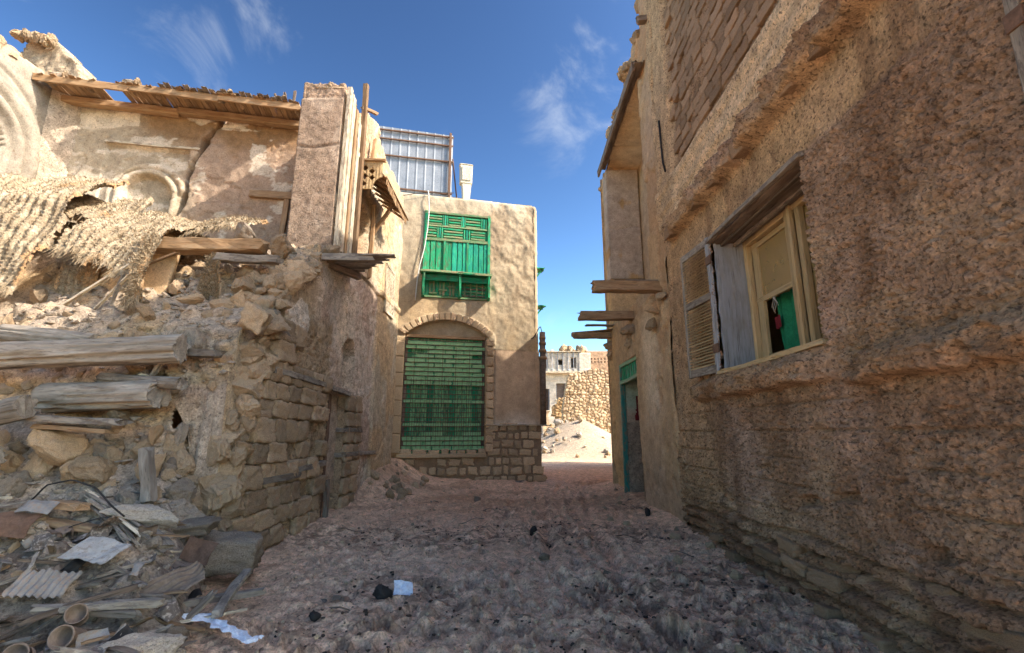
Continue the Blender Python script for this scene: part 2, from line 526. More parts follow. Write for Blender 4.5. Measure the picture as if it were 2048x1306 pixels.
def beam_mesh(L, w, h, mat, seed=0, wob=.012, chip=.03, seg=None, nm='plank'):
    """board, long axis X, slightly bent and chipped"""
    r = random.Random(seed)
    n = seg or max(4, min(24, int(L / .15)))
    xs = np.linspace(-L / 2, L / 2, n + 1)
    prof = np.array([(-.5, -.42), (-.42, -.5), (0, -.5), (.42, -.5), (.5, -.42), (.5, 0), (.5, .42), (.42, .5), (0, .5), (-.42, .5), (-.5, .42), (-.5, 0)])
    k = len(prof)
    bend = r.uniform(-1, 1) * wob * L; ph = r.uniform(0, 6)
    V = []
    for i, x in enumerate(xs):
        q = x / L
        oy = bend * (1 - 4 * q * q) + wob * math.sin(ph + 5 * q); oz = wob * math.cos(2 * ph + 4 * q)
        for j, (a, b) in enumerate(prof):
            e = 1 + r.uniform(-chip, chip) * 2
            dx = 0
            if i in (0, n): dx = r.uniform(-chip, chip) * 1.2
            V.append((x + dx, oy + a * w * e, oz + b * h * e))
    F = []
    for i in range(n):
        for j in range(k):
            F.append((i * k + j, i * k + (j + 1) % k, (i + 1) * k + (j + 1) % k, (i + 1) * k + j)[::-1])
    F.append(tuple(range(k))); F.append(tuple(n * k + j for j in reversed(range(k))))
    F = [f[::-1] for f in F]
    me = bpy.data.meshes.new(nm)
    me.from_pydata(V, [], F)
    me.materials.append(mat)
    me.update()
    return me
SEED = [0]
def plank(name, p0, p1, w, h, mat, parent=None, up=(0, 0, 1), wob=.008, chip=.03, roll=0):
    p0 = Vector(p0); p1 = Vector(p1)
    SEED[0] += 1
    d = p1 - p0
    if abs(d.normalized().dot(Vector(up))) > .98: up = (1, 0, 0)
    q = frame_quat(d, up)
    if roll: q = q @ Quaternion((1, 0, 0), roll)
    me = beam_mesh(d.length, w, h, mat, SEED[0], wob, chip, nm=name)
    return inst(name, me, (p0 + p1) / 2, q, (1, 1, 1), parent)
def logm(name, p0, p1, r0, r1, mat, parent=None, amp=.12, seed=None):
    p0 = Vector(p0); p1 = Vector(p1)
    SEED[0] += 1
    sd_ = seed or SEED[0]
    L = (p1 - p0).length
    n = max(8, int(L / .04)); k = 56
    xs = np.linspace(-L / 2, L / 2, n + 1)
    th_ = np.linspace(0, 2 * np.pi, k, endpoint=False)
    X_, T_ = np.meshgrid(xs, th_, indexing='ij')
    rad = r0 + (r1 - r0) * (X_ / L + .5)
    nn = fb3(X_ * 1.2, np.cos(T_) * 3.2 + sd_, np.sin(T_) * 3.2, sd_, 3) - .5
    n3 = fb3(X_ * 1.3, np.cos(T_) * 10 + sd_, np.sin(T_) * 10, sd_ + 5, 3) - .5
    crk = sst(.57, .64, fb3(X_ * .8, np.cos(T_) * 6 + sd_, np.sin(T_) * 6, sd_ + 8, 3))
    rad = rad * (1 + amp * 2.0 * nn + amp * 2.0 * n3 - .24 * crk)
    bend = .03 * L * np.sin(X_ / L * 3 + sd_)
    V = np.stack([X_ + (np.abs(X_) > L / 2 - .001) * (nn * .1), bend + rad * np.cos(T_), rad * np.sin(T_)], -1).reshape(-1, 3)
    idx = np.arange((n + 1) * k).reshape(n + 1, k)
    A = idx[:-1]; B = idx[1:]
    F = np.stack([A, np.roll(A, -1, 1), np.roll(B, -1, 1), B], -1).reshape(-1, 4)[:, ::-1].tolist()
    F.append(tuple(idx[0])); F.append(tuple(idx[-1][::-1]))
    F = [tuple(f)[::-1] for f in F]
    F = [f if len(f) == 4 else f for f in F]
    me = bpy.data.meshes.new(name)
    me.from_pydata(V.tolist(), [], F)
    sm = [True] * (len(F) - 2) + [False, False]
    me.polygons.foreach_set('use_smooth', sm)
    me.materials.append(mat)
    me.update()
    return inst(name, me, (p0 + p1) / 2, frame_quat(p1 - p0, (0, 0, 1) if abs((p1 - p0).normalized().z) < .95 else (1, 0, 0)), (1, 1, 1), parent)
def tube(name, pts, r, mat, parent=None, k=6):
    pts = [Vector(p) for p in pts]
    V = []; F = []
    for i, p in enumerate(pts):
        d = (pts[min(i + 1, len(pts) - 1)] - pts[max(i - 1, 0)]).normalized()
        a = d.cross(Vector((0, 0, 1)) if abs(d.z) < .9 else Vector((1, 0, 0))).normalized(); b = d.cross(a)
        for j in range(k):
            t = 2 * math.pi * j / k
            V.append(p + a * r * math.cos(t) + b * r * math.sin(t))
    for i in range(len(pts) - 1):
        for j in range(k):
            F.append((i * k + j, i * k + (j + 1) % k, (i + 1) * k + (j + 1) % k, (i + 1) * k + j))
    F.append(tuple(range(k))[::-1]); F.append(tuple((len(pts) - 1) * k + j for j in range(k)))
    return mesh_obj(name, np.array([v[:] for v in V]), F, mat, parent, None, True)
def boxv(c, ax, ay, az):
    c = np.array(c, float); ax = np.array(ax, float); ay = np.array(ay, float); az = np.array(az, float)
    V = [c + sx * ax + sy * ay + sz * az for sx in (-1, 1) for sy in (-1, 1) for sz in (-1, 1)]
    F = [(0, 1, 3, 2), (4, 6, 7, 5), (0, 4, 5, 1), (2, 3, 7, 6), (0, 2, 6, 4), (1, 5, 7, 3)]
    return np.array(V), F
def box(name, c, ax, ay, az, mat, parent=None):
    V, F = boxv(c, ax, ay, az)
    me_o = mesh_obj(name, V, F, mat, parent, None, False)
    bm = bmesh.new(); bm.from_mesh(me_o.data)
    bmesh.ops.recalc_face_normals(bm, faces=bm.faces[:])
    mn = min(np.linalg.norm(ax), np.linalg.norm(ay), np.linalg.norm(az))
    bmesh.ops.bevel(bm, geom=bm.edges[:], offset=min(.012, mn * .3), segments=1, affect='EDGES')
    bm.to_mesh(me_o.data); bm.free()
    return me_o
def dbox(name, lo, hi, mat, parent=None):
    lo = np.array(lo, float); hi = np.array(hi, float)
    h = (hi - lo) / 2
    return box(name, (lo + hi) / 2, (h[0], 0, 0), (0, h[1], 0), (0, 0, h[2]), mat, parent)

def stuff_rocks(name, pts, szs, mat, kind='stuff', parent=None, sub=1, seed=5, flat=.6):
    """many small chips joined into one mesh"""
    bm = bmesh.new(); bmesh.ops.create_icosphere(bm, subdivisions=sub, radius=1)
    V0 = np.array([v.co[:] for v in bm.verts]); F0 = np.array([[v.index for v in f.verts] for f in bm.faces]); bm.free()
    rs = np.random.RandomState(seed)
    n = len(pts); k = len(V0)
    V = np.repeat(V0[None], n, 0) * (1 + .7 * (rs.rand(n, k, 1) - .5))
    sc = np.stack([rs.uniform(.6, 1.4, n), rs.uniform(.6, 1.2, n), rs.uniform(.4, .8, n) * flat / .6], -1) * np.asarray(szs)[:, None]
    V = V * sc[:, None]
    a = rs.rand(n) * 6.28
    ca, sa = np.cos(a)[:, None], np.sin(a)[:, None]
    V = np.stack([V[..., 0] * ca - V[..., 1] * sa, V[..., 0] * sa + V[..., 1] * ca, V[..., 2]], -1)
    V = V + np.asarray(pts)[:, None]
    F = (F0[None] + (np.arange(n) * k)[:, None, None]).reshape(-1, 3)
    o = mesh_obj(name, V.reshape(-1, 3), F, mat, parent, None, False)
    if kind: o['kind'] = kind
    return o

# ================================================================== GROUND
def ground_h(x, y):
    z = .10 * (fb2(x * .35, y * .35, 1, 3) - .5) * sst(0, 3, np.abs(y - 1) + 2)
    z = z + .03 * sst(8, 16, y)
    # sand banked against the walls
    z = z + .16 * np.exp(-np.clip(2.85 - x, 0, 9) / .38) * sst(5.5, 8.5, y) * (y < 15)
    z = z + (.10 + .62 * sst(10.3, 12.6, y) * (1 - sst(15, 17, y))) * np.exp(-(np.clip(x + 3.4, 0, 9) / .62) ** 1.4) * sst(6.2, 9.5, y)
    z = z + .16 * np.exp(-((x + 1.6) / 2.6) ** 2 - ((y - 15.2) / 1.3) ** 2)
    # far mound of pale spoil
    z = z + 1.75 * np.exp(-((x - 4.6) / 2.6) ** 2 - ((y - 34.5) / 3.3) ** 2) * (1 + .3 * (fb2(x * 1.2, y * 1.2, 4, 4) - .5)) * (y > 24)
    z = z + .75 * sst(29, 36, y) * (1 - sst(60, 90, y))
    near = 1 - sst(13, 26, y) * .75
    n1 = fb2(x * 2.1, y * 2.6, 7, 4) - .5
    n2 = fb2(x * 6.5, y * 8.5, 8, 4, .6) - .5
    n3 = 1 - np.abs(2 * fb2(x * 11, y * 15, 9, 3, .6) - 1)
    patch = sst(.40, .62, fb2(x * .9, y * .9, 12, 3))
    z = z + near * (.09 * n1 + .075 * n2 * (.6 + .8 * patch) + .02 * (n3 - .7) * (.5 + patch))
    w1, w2, _ = worley(x * 9 + n1 * 2, y * 10, 14)
    v1, v2, _ = worley(x * 24 + n2 * 3, y * 26, 15)
    z = z + near * (y < 20) * (.026 * (.5 - 1.3 * w1 * w1) * (.25 + 1.1 * patch) + .014 * (.5 - 1.3 * v1 * v1) * (.4 + patch))
    for a_, b_, c_, wd_ in ((-1.3, .16, -.004, .10), (-.7, .10, .003, .07), (.2, .07, -.003, .09), (.95, .02, .004, .08), (1.5, -.06, .004, .1), (-2.0, .33, -.018, .07), (.5, -.12, .016, .06), (2.0, -.22, .012, .07)):
        q_ = x - (a_ + b_ * y + c_ * y * y) + .25 * n1
        z = z - near * .035 * np.exp(-(q_ / wd_) ** 2) + near * .02 * np.exp(-((np.abs(q_) - 1.7 * wd_) / (.6 * wd_)) ** 2)
    return z
gx = np.unique(np.concatenate([-np.geomspace(300, 4.2, 22), np.arange(-4.2, 3.2, .021), np.geomspace(3.2, 300, 22)]))
gy = np.unique(np.concatenate([np.linspace(-40, 2.3, 8), np.arange(2.3, 8.5, .019), np.arange(8.5, 17, .05), np.arange(17, 46, .22), np.geomspace(46, 900, 20)]))
GX, GY = np.meshgrid(gx, gy, indexing='ij')
GZ = ground_h(GX, GY)
rs = np.random.RandomState(3)
for k in range(330):                                     # trodden prints and heel marks
    cx, cy = rs.uniform(-2.6, 2.6), 2.8 + 8 * rs.rand() ** 1.3
    a = rs.uniform(-.7, .7) + (math.pi if rs.rand() < .4 else 0)
    i0, i1 = np.searchsorted(gx, [cx - .22, cx + .22]); j0, j1 = np.searchsorted(gy, [cy - .22, cy + .22])
    if i1 - i0 < 3 or j1 - j0 < 3: continue
    X_ = GX[i0:i1, j0:j1] - cx; Y_ = GY[i0:i1, j0:j1] - cy
    u = X_ * math.cos(a) - Y_ * math.sin(a); v = X_ * math.sin(a) + Y_ * math.cos(a)
    e = (u / (.05 + .012 * np.cos(v * 20))) ** 2 + (v / .145) ** 2
    GZ[i0:i1, j0:j1] += -.040 * (1 - sst(.75, 1.1, e)) + .022 * np.exp(-((e - 1.5) / .45) ** 2) + .011 * np.sign(np.sin(v * 150 + u * 20)) * (e < .8)
def ground_c(x, y):
    c = mixc3((.65, .435, .315), (.79, .57, .43), fb2(x * 1.5, y * 1.5, 31, 4))
    red = sst(.4, .65, fb2(x * .8, y * 1.1, 33, 3)) * sst(8.5, 12, y) * (1 - sst(16, 20, y))
    c = mixc3(c, (.43, .27, .18), red * .65)
    big = sst(.36, .60, fb2(x * .75 + 3, y * .75, 35, 4)) * (1 - sst(9, 13, y))
    fine = sst(.46, .60, fb2(x * 9, y * 11, 36, 5, .65))
    c = mixc3(c, (.135, .08, .058), fine * (.14 + .50 * big))
    c = mixc3(c, (.34, .295, .25), sst(26, 31, y))
    return c
V = np.stack([GX, GY, GZ], -1).reshape(-1, 3)
n0, n1_ = GX.shape
idx = np.arange(n0 * n1_).reshape(n0, n1_)
F = np.stack([idx[:-1, :-1], idx[1:, :-1], idx[1:, 1:], idx[:-1, 1:]], -1).reshape(-1, 4)
ground = mesh_obj('ground', V, F, m_gr, None, ground_c(GX, GY).reshape(-1, 3), True, (0, 0, 0))
tag(ground, kind='structure')
def gz(x, y):
    i = int(np.clip(np.searchsorted(gx, x), 1, n0 - 1)); j = int(np.clip(np.searchsorted(gy, y), 1, n1_ - 1))
    return float(GZ[i, j])

# ================================================================== RIGHT-HAND HOUSE
XR = 2.85
rh = empty('plastered_house', (XR + 2, 6, 0), 'tall brown plastered house with shuttered window along the right side of the lane', 'house')
WIN = (4.25, 6.42, 2.40, 4.25)           # window opening y0 y1 z0 z1
def rwall_d(y, z):
    n1 = fb2(y * 1.1, z * 1.1, 41, 4) - .5
    n2 = fb2(y * 6, z * 6, 42, 3) - .5
    n3 = 1 - np.abs(2 * fb2(y * 24, z * 24, 43, 3, .6) - 1)
    n4 = fb2(y * 40, z * 40, 44, 2) - .5
    p1, p2, _ = worley(y * 22 + n2, z * 24, 45); pb_ = .5 - 1.25 * p1 * p1
    q1, q2, _ = worley(y * 34, z * 36, 46)
    crkl = np.exp(-((fb2(y * .9, z * .9, 48, 4, .6) - .5) / .004) ** 2) * sst(.48, .6, fb2(y * .7, z * .7, 50, 2))
    smooth = sst(4.18, 4.28, z + .10 * n1) * (1 - sst(4.8, 4.9, z)) * sst(2.2, 3.4, y + .5 * n1)       # plain strip over the window
    smooth = np.maximum(smooth, .8 * sst(6.55, 6.9, y + .3 * n1) * sst(1.0, 1.6, z))
    smooth = np.maximum(smooth, 1.15 * sst(5.24, 5.3, z) * (1 - sst(6.0, 6.05, z)))
    smooth = np.maximum(smooth, sst(7.4, 7.6, y + .2 * n1) * sst(5, 5.3, z))
    rough = 1 - .75 * smooth
    d = .05 * n1 + rough * (.050 * n2 + .030 * (n3 - .72) + .020 * n4 + .066 * pb_ * (.35 + 1.2 * vn2(y * 5, z * 5, 57)) + .04 * (.45 - 1.2 * q1 * q1)) - .022 * crkl
    d = d - .018 * smooth
    # plaster lost at the foot, worn back in courses
    low = 1 - sst(.50, .78, z + .35 * n1 + .02 * (y - 4))
    fr_ = (z + .07 * n1 + .03 * np.sin(y * 2.3)) / .15
    crs = sst(.22, .46, np.abs(fr_ - np.floor(fr_) - .5))
    wob_ = fb2(y * 3.5, np.floor(fr_) * 3.7, 58, 3)
    d = d - low * (.04 + .15 * crs * (.4 + 1.2 * fb2(y * 2.5, z * 2, 59, 3)) + .16 * (wob_ - .5) - .05)
    # scattered gouges
    f1, f2, cid = worley(y * 1.6, z * 2.6, 47)
    d = d - .05 * (cid > .86) * (1 - sst(.18, .3, f1)) * (z < 2.0)
    # block joints showing through
    row = np.floor(z / .27); yy = y + .33 * (row % 2) + .1 * np.sin(row * 7)
    jz = np.abs(z / .27 - row - .5); jy = np.abs((yy / .52) - np.floor(yy / .52) - .5)
    jm = np.maximum(sst(.43, .485, jz), sst(.455, .49, jy)) * sst(.40, .56, fb2(y * .9, z * .9, 49, 3)) * (z < 2.0) * (z > .6)
    d = d - .050 * jm
    rr = np.hypot(y - 3.91, (z - 1.74) * 1.05)
    d = d - .035 * (rr < .125) - .06 * np.exp(-((rr - .13) / .018) ** 2) * (z > 1.70)
    for (ya, za, hw, hh) in ((4.27, 1.07, .15, .035), (4.85, .96, .17, .045), (3.45, .80, .10, .05), (5.6, 1.22, .13, .03)):
        d = d - .13 * sst(1.25, .85, np.maximum(np.abs(y - ya + .3 * n2 * .2) / hw, np.abs(z - za + .15 * (y - ya) + .04 * n2) / hh))
    # ledge under the window
    lz = z + .03 * n1 + .012 * np.sin(y * 9)
    lo = np.where(y < 4.07, 1.97, 2.03); hi = np.where(y < 4.07, 2.2, 2.28)
    gap = 1 - .75 * np.exp(-((y - 4.08) / .05) ** 2)
    L = sst(lo, lo + .05, lz) * (1 - sst(hi - .06, hi + .12, lz)) * (1 - sst(7.3, 7.5, y))
    d = d + L * (.20 + .10 * n2 + .06 * n1 - .10 * sst(.5, .62, fb2(y * 4, z * 3, 55, 3))) * gap
    # broken string course at first floor
    bk = sst(.34, .48, fb2(y * 1.3, z * .5, 52, 3))
    L2 = sst(4.86, 4.93, z + .09 * n1 + .05 * n2) * (1 - sst(5.15, 5.28, z)) * (1 - sst(7.9, 8.1, y))
    d = d + L2 * (.05 + .15 * bk + .12 * n2)
    # moulded band above
    d = d + .05 * sst(5.25, 5.29, z) + .035 * sst(5.46, 5.48, z) - .03 * sst(5.62, 5.64, z) + .03 * sst(5.82, 5.85, z) - .06 * sst(6.0, 6.03, z)
    # bare brick bed above (bricks are separate pieces)
    bb = sst(6.0, 6.05, z) * (1 - sst(7.5, 7.6, y + .2 * n1))
    d = d - .05 * bb
    # plastered quoin
    d = d + .06 * sst(7.45, 7.6, y + .25 * n1 + .06 * np.sin(z * 1.7)) * sst(4.9, 5.3, z)
    # joint to the next stretch
    d = d - .08 * np.exp(-((y - 8.2 + .07 * np.sin(z * 2.1) + .45 * n1 + .10 * n2) / .05) ** 2) * sst(.35, .6, fb2(y * .6, z * 1.7, 56, 3))
    return d
def rwall_c(y, z):
    n1 = fb2(y * .8, z * .8, 61, 4); n2 = fb2(y * 4, z * 4, 62, 4)
    c = mixc3((.31, .215, .16), (.42, .30, .225), n2)
    c = mixc3(c, (.42, .30, .25), sst(.45, .7, n1) * .7)
    c = mixc3(c, (.25, .155, .10), sst(.5, .7, fb2(y * 1.7, z * .9, 63, 4)) * .6)
    ochre_or_shadow = sst(4.2, 4.3, z + .2 * (n1 - .5)) * (1 - sst(4.75, 5.1, z)) * sst(2.0, 3.5, y)
    c = mixc3(c, (.50, .36, .22), ochre_or_shadow * .9)
    c = mixc3(c, (.45, .30, .18), sst(1.75, 2.3, z) * (1 - sst(2.3, 2.5, z)) * .5)
    c = mixc3(c, (.42, .29, .18), sst(6.4, 7.0, y + .6 * (n1 - .5)) * .7)
    band = sst(5.22, 5.3, z) * (1 - sst(6.0, 6.05, z))
    c = mixc3(c, mixc3((.50, .36, .23), (.74, .60, .44), fb2(y * .9, z * 14, 64, 3)), band)
    bb = sst(6.0, 6.05, z)
    c = mixc3(c, (.30, .21, .145), bb)
    c = mixc3(c, (.47, .35, .235), sst(7.4, 7.6, y + .25 * (n1 - .5)) * sst(5.0, 5.4, z))
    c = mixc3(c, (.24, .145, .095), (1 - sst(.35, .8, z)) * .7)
    c = mixc3(c, (.47, .35, .25), sst(.60, .72, fb2(y * 1.3, z * 1.6, 65, 5)) * .5 * (z < 5.2))
    c = mixc3(c, (.19, .11, .07), sst(.55, .72, fb2(y * 2.2, z * .55, 66, 5)) * .55 * (z < 4.9))
    return c
def rw_keep(y, z):
    return ~((y > WIN[0]) & (y < WIN[1]) & (z > WIN[2]) & (z < WIN[3]))
ys = lines(1.3, 8.42, .02, (WIN[0], WIN[1]), ((2.4, 4.6, .0135), (4.6, 5.8, .016), (1.3, 2.0, .06)))
zs = lines(-.2, 10.9, .03, (WIN[2], WIN[3]), ((-.2, 4.3, .0145), (4.3, 5.4, .02)))
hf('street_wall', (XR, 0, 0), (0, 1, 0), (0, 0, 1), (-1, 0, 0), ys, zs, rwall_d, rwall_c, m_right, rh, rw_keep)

# far stretch with doorway and the recess the lost bay window stood in
DOOR = (10.78, 12.58, .0, 3.32)
REC = (9.38, 13.05, 4.55, 9.35)
def rfar_d(y, z):
    n1 = fb2(y * 1.2, z * 1.0, 71, 4) - .5; n2 = fb2(y * 7, z * 7, 72, 4, .6) - .5
    d = .06 * n1 + .04 * n2 + .018 * (fb2(y * 22, z * 22, 76, 3) - .5) + .03
    ero = 1 - sst(.6, 1.0, z + .9 * n1)
    d = d - ero * (.05 + .07 * n2)
    patch = sst(.52, .56, fb2(y * 1.3 + 4, z * .8, 74, 4, .6))
    d = d - .055 * patch - .03 * np.exp(-((fb2(y * 1.1 + 3, z * .9, 75, 4, .6) - .5) / .006) ** 2)
    d = d - .07 * np.exp(-((y - 8.55 + .12 * np.sin(z * 1.3) + .35 * n1) / .04) ** 2) * (z < 4.4)
    d = np.where((y > DOOR[0]) & (y < DOOR[1]) & (z < DOOR[3]), -.75, d)
    d = np.where((y > REC[0]) & (y < REC[1]) & (z > REC[2]) & (z < REC[3]), -.92 + .3 * d, d)
    d = d - .10 * sst(13.75, 14.15, y + .2 * n1)
    return d
def rfar_c(y, z):
    n1 = fb2(y * .9, z * .6, 81, 4); n2 = fb2(y * 5, z * 4, 82, 4)
    c = mixc3((.35, .255, .18), (.47, .36, .26), n2)
    c = mixc3(c, (.41, .285, .165), sst(.45, .6, n1) * .6)
    c = mixc3(c, (.62, .54, .44), np.exp(-((y - 9.75) / .55) ** 2) * sst(1.3, 2.4, z) * (1 - sst(3.8, 4.3, z)) * .7)
    c = mixc3(c, (.36, .23, .14), sst(.52, .56, fb2(y * 1.3 + 4, z * .8, 74, 4, .6)) * .6)
    c = mixc3(c, (.36, .28, .23), (1 - sst(.5, 1.3, z + .6 * (n1 - .5))) * .6)
    rec = (y > REC[0]) & (y < REC[1]) & (z > REC[2]) & (z < REC[3])
    c = np.where(rec[..., None], mixc3((.33, .25, .18), (.42, .34, .26), n2), c)
    c = mixc3(c, (.56, .38, .20), sst(12.6, 13.2, y) * .6)
    return c
top_far = lambda y: 11.05 - .62 * sst(9.0, 9.25, y) - .45 * sst(10.6, 10.9, y) - .75 * sst(12.9, 13.1, y) + .30 * (fb2(y * 3, y * 0, 77, 3) - .5)
ys = lines(8.38, 14.2, .032, (DOOR[0], DOOR[1], REC[0], REC[1]))
zs = lines(-.2, 11.4, .032, (DOOR[3], REC[2], REC[3]))
hf('doorway_wall', (XR, 0, 0), (0, 1, 0), (0, 0, 1), (-1, 0, 0), ys, zs, rfar_d, rfar_c, m_pl, rh,
   lambda y, z: (z < top_far(y)) & ~((y > DOOR[0] + .05) & (y < DOOR[1] - .05) & (z < DOOR[3] - .05) & (z > .02)))
flat = lambda u, v: .03 * (fb2(u * 2, v * 2, 5, 3) - .5)
tanc = lambda u, v: mixc3((.42, .30, .19), (.52, .39, .26), fb2(u * 2, v * 2, 6, 4))
# end wall, rear and roof so the house is a closed volume
hf('end_wall', (XR, 14.16, 0), (1, 0, 0), (0, 0, 1), (0, 1, 0), np.linspace(0, 7, 30), np.linspace(-.2, 9.6, 40), flat, tanc, m_pl, rh)
hf('front_end_wall', (XR, 1.32, 0), (1, 0, 0), (0, 0, 1), (0, -1, 0), np.linspace(0, 7, 30), np.linspace(-.2, 10.8, 40), flat, tanc, m_right, rh)
hf('roof', (XR + .05, 1.32, 10.2), (1, 0, 0), (0, 1, 0), (0, 0, 1), np.linspace(0, 6.9, 20), np.linspace(0, 12.8, 30), flat, tanc, m_pl, rh)
hf('rear_wall', (XR + 7, 1.32, 0), (0, 1, 0), (0, 0, 1), (1, 0, 0), np.linspace(0, 12.8, 30), np.linspace(-.2, 10.2, 30), flat, tanc, m_pl, rh)

# bricks of the upper storey
rb = random.Random(5)
cnt = 0; extra = []
row = 0
z = 6.12
bricks = []
while z < 9.9:
    h = rb.uniform(.15, .185)
    y = 2.9 + rb.uniform(0, .2)
    while y < 7.55:
        w = rb.uniform(.24, .40)
        if y + w < 7.62:
            bricks.append((y + w / 2, z + h / 2, w, h))
        y += w + .018
    z += h + .016
bricks.sort(key=lambda b: (b[1] - 1.6) ** 2 * .35 + (b[0] - 6.2) ** 2)
for i, (y, z, w, h) in enumerate(bricks[:330]):
    if rb.random() < .06: continue
    if cnt >= 298: break
    cnt += 1
    inst('brick', BLK['brick'][i % 6], (XR + .04 + rb.uniform(-.012, .02), y, z), (0, rb.uniform(-.03, .03), 0) , (.15, w, h * rb.uniform(.93, 1.0)), rh)
# worn stones at the foot of the wall
for r_ in range(5):
    y = 2.5 + r_ * .13
    while y < 7.3:
        w = rb.uniform(.18, .46)
        if rb.random() < .38:
            zc = .03 + .135 * r_ + .02 * math.sin(y * 3)
            inst('foot_stone', RK['b'][rb.randrange(10)] if rb.random() < .6 else BLK['brick'][rb.randrange(6)], (XR + rb.uniform(.0, .09) + (.015 * r_), y + w / 2, zc + rb.uniform(-.03, .03)),
                 (rb.uniform(-.10, .10), rb.uniform(-.15, .15), rb.uniform(-.1, .1)), (0, 0, 0), rh)
            fo = bpy.data.objects[list(WL)[-1]]; big = .5 if fo.data.name.startswith('rock') else 1
            fo.scale = (rb.uniform(.2, .34) * big, w * 1.1 * big, rb.uniform(.09, .16) * big)
        y += w + rb.uniform(.01, .08)
# upright bricks under the window sill
for k in range(9):
    y = 4.3 + k * .24
    inst('sill_brick', BLK['brick'][k % 6], (XR - .0, y, 2.29), (0, 0, 0), (.14, .215, .14), rh)
# lumps of the broken string course
for k in range(15):
    y = 2.6 + k * .37 + rb.uniform(-.08, .08)
    if rb.random() < .25: continue
    inst('course_stone', BLK['brick'][k % 6], (XR - .07, y, 4.98 + rb.uniform(-.04, .05)), (rb.uniform(-.2, .2), rb.uniform(-.2, .2), rb.uniform(-.2, .2)),
         (.22, rb.uniform(.22, .36), rb.uniform(.13, .2)), rh)

# the window: lined opening, casement, shutter
wy0, wy1, wz0, wz1 = WIN
wd = dbox('window', (XR + .43, wy0, wz0 + .0), (XR + .50, wy1, wz0 + .10), m_tan_w, rh)
def wpart(n, a, b, mat): return dbox(n, a, b, mat, wd)
plank('lintel_board', (XR + .20, wy0 - .02, wz1 - .015), (XR + .20, wy1 + .03, wz1 - .015), .46, .05, m_dark, wd)
plank('lintel_edge', (XR - .05, wy0 - .05, wz1 + .0), (XR - .05, wy1 + .04, wz1 + .0), .06, .055, m_grey, wd)
plank('lintel_edge', (XR + .12, wy0, wz1 - .055), (XR + .12, wy1, wz1 - .055), .05, .05, m_dark, wd)
plank('lintel_edge', (XR + .30, wy0, wz1 - .055), (XR + .30, wy1, wz1 - .055), .05, .05, m_grey, wd)
plank('sill', (XR + .14, wy0 - .04, wz0 - .01), (XR + .14, wy1 + .06, wz0 - .01), .44, .06, m_tan_w, wd)
plank('jamb_board', (XR + .215, wy1 - .02, wz0 + .02), (XR + .215, wy1 - .02, wz1 - .03), .42, .04, m_bluegrey, wd, up=(0, 1, 0))
plank('jamb_board', (XR + .215, wy0 + .02, wz0 + .02), (XR + .215, wy0 + .02, wz1 - .03), .42, .04, m_brown, wd, up=(0, 1, 0))
xw = XR + .455
def wbar(n, a, b, w, h, mat=m_tan_w, p=None): return plank(n, a, b, w, h, mat, p or wd, up=(-1, 0, 0), wob=.002, chip=.012)
# outer frame
wbar('frame', (xw, wy0, wz1 - .07), (xw, wy1, wz1 - .07), .09, .08)
wbar('frame', (xw, wy1 - .06, wz0 + .1), (xw, wy1 - .06, wz1 - .05), .10, .08)
wbar('frame', (xw, 5.30, wz0 + .1), (xw, 5.30, wz1 - .05), .10, .10)
wbar('frame', (xw - .05, 5.215, wz0 + .1), (xw - .05, 5.215, wz1 - .05), .05, .06)
wbar('frame', (xw, 5.12, wz0 + .1), (xw, 5.12, wz1 - .05), .08, .07)
wbar('frame', (xw, wy0 + .06, wz0 + .1), (xw, wy0 + .06, wz1 - .05), .10, .08)
# far sash, set a little deeper
xs2 = xw + .05
wbar('sash', (xs2, 6.22, wz0 + .12), (xs2, 6.22, wz1 - .1), .15, .05)
wbar('sash', (xs2, 5.39, wz0 + .12), (xs2, 5.39, wz1 - .1), .05, .05)
wbar('sash', (xs2, 5.35, 3.33), (xs2, 6.3, 3.33), .07, .05)
wbar('sash', (xs2, 5.35, wz1 - .16), (xs2, 6.3, wz1 - .16), .07, .05)
wbar('sash', (xs2, 5.35, wz0 + .15), (xs2, 6.3, wz0 + .15), .07, .05)
wpart('pane', (xs2 - .004, 5.42, 3.37), (xs2 + .004, 6.15, wz1 - .2), m_glass)
wpart('pane', (xs2 - .004, wy0 + .1, wz0 + .12), (xs2 + .004, 5.1, wz1 - .12), m_glass)
# room seen through it
room = dbox('room_back_wall', (XR + 1.6, 2.8, 1.4), (XR + 1.7, 9.2, 4.9), m_room, rh)
dbox('room_side_wall', (XR + .5, 8.1, 1.4), (XR + 1.6, 8.2, 4.9), m_room, rh)
dbox('room_ceiling', (XR + .5, 2.8, 4.75), (XR + 1.6, 8.1, 4.85), m_room, rh)
dbox('room_floor', (XR + .5, 2.8, 1.4), (XR + 1.6, 8.1, 1.5), m_room, rh)
# green hanging behind the broken lower light, with red cloth and string
cur_y = np.linspace(5.36, 6.16, 40); cur_z = np.linspace(2.45, 3.36, 24)
cu = hf('green_curtain', (xs2 + .16, 0, 0), (0, 1, 0), (0, 0, 1), (-1, 0, 0), cur_y, cur_z,
        lambda y, z: .03 * np.sin(y * 28 + z) + .03 * (fb2(y * 4, z * 3, 3, 3) - .5), lambda y, z: mixc3((.1, .1, .1), (.1, .1, .1), y * 0), m_cloth_g)
tag(cu, 'dark green cloth hung inside the open lower light of the shuttered window', 'curtain')
rc = hf('red_cloth', (xs2 + .10, 0, 0), (0, 1, 0), (0, 0, 1), (-1, 0, 0), np.linspace(5.98, 6.13, 14), np.linspace(2.92, 3.08, 14),
        lambda y, z: .02 * np.sin(y * 40) + .02 * (fb2(y * 9, z * 9, 3, 3) - .5), lambda y, z: mixc3((.1, .1, .1), (.1, .1, .1), y * 0), m_red)
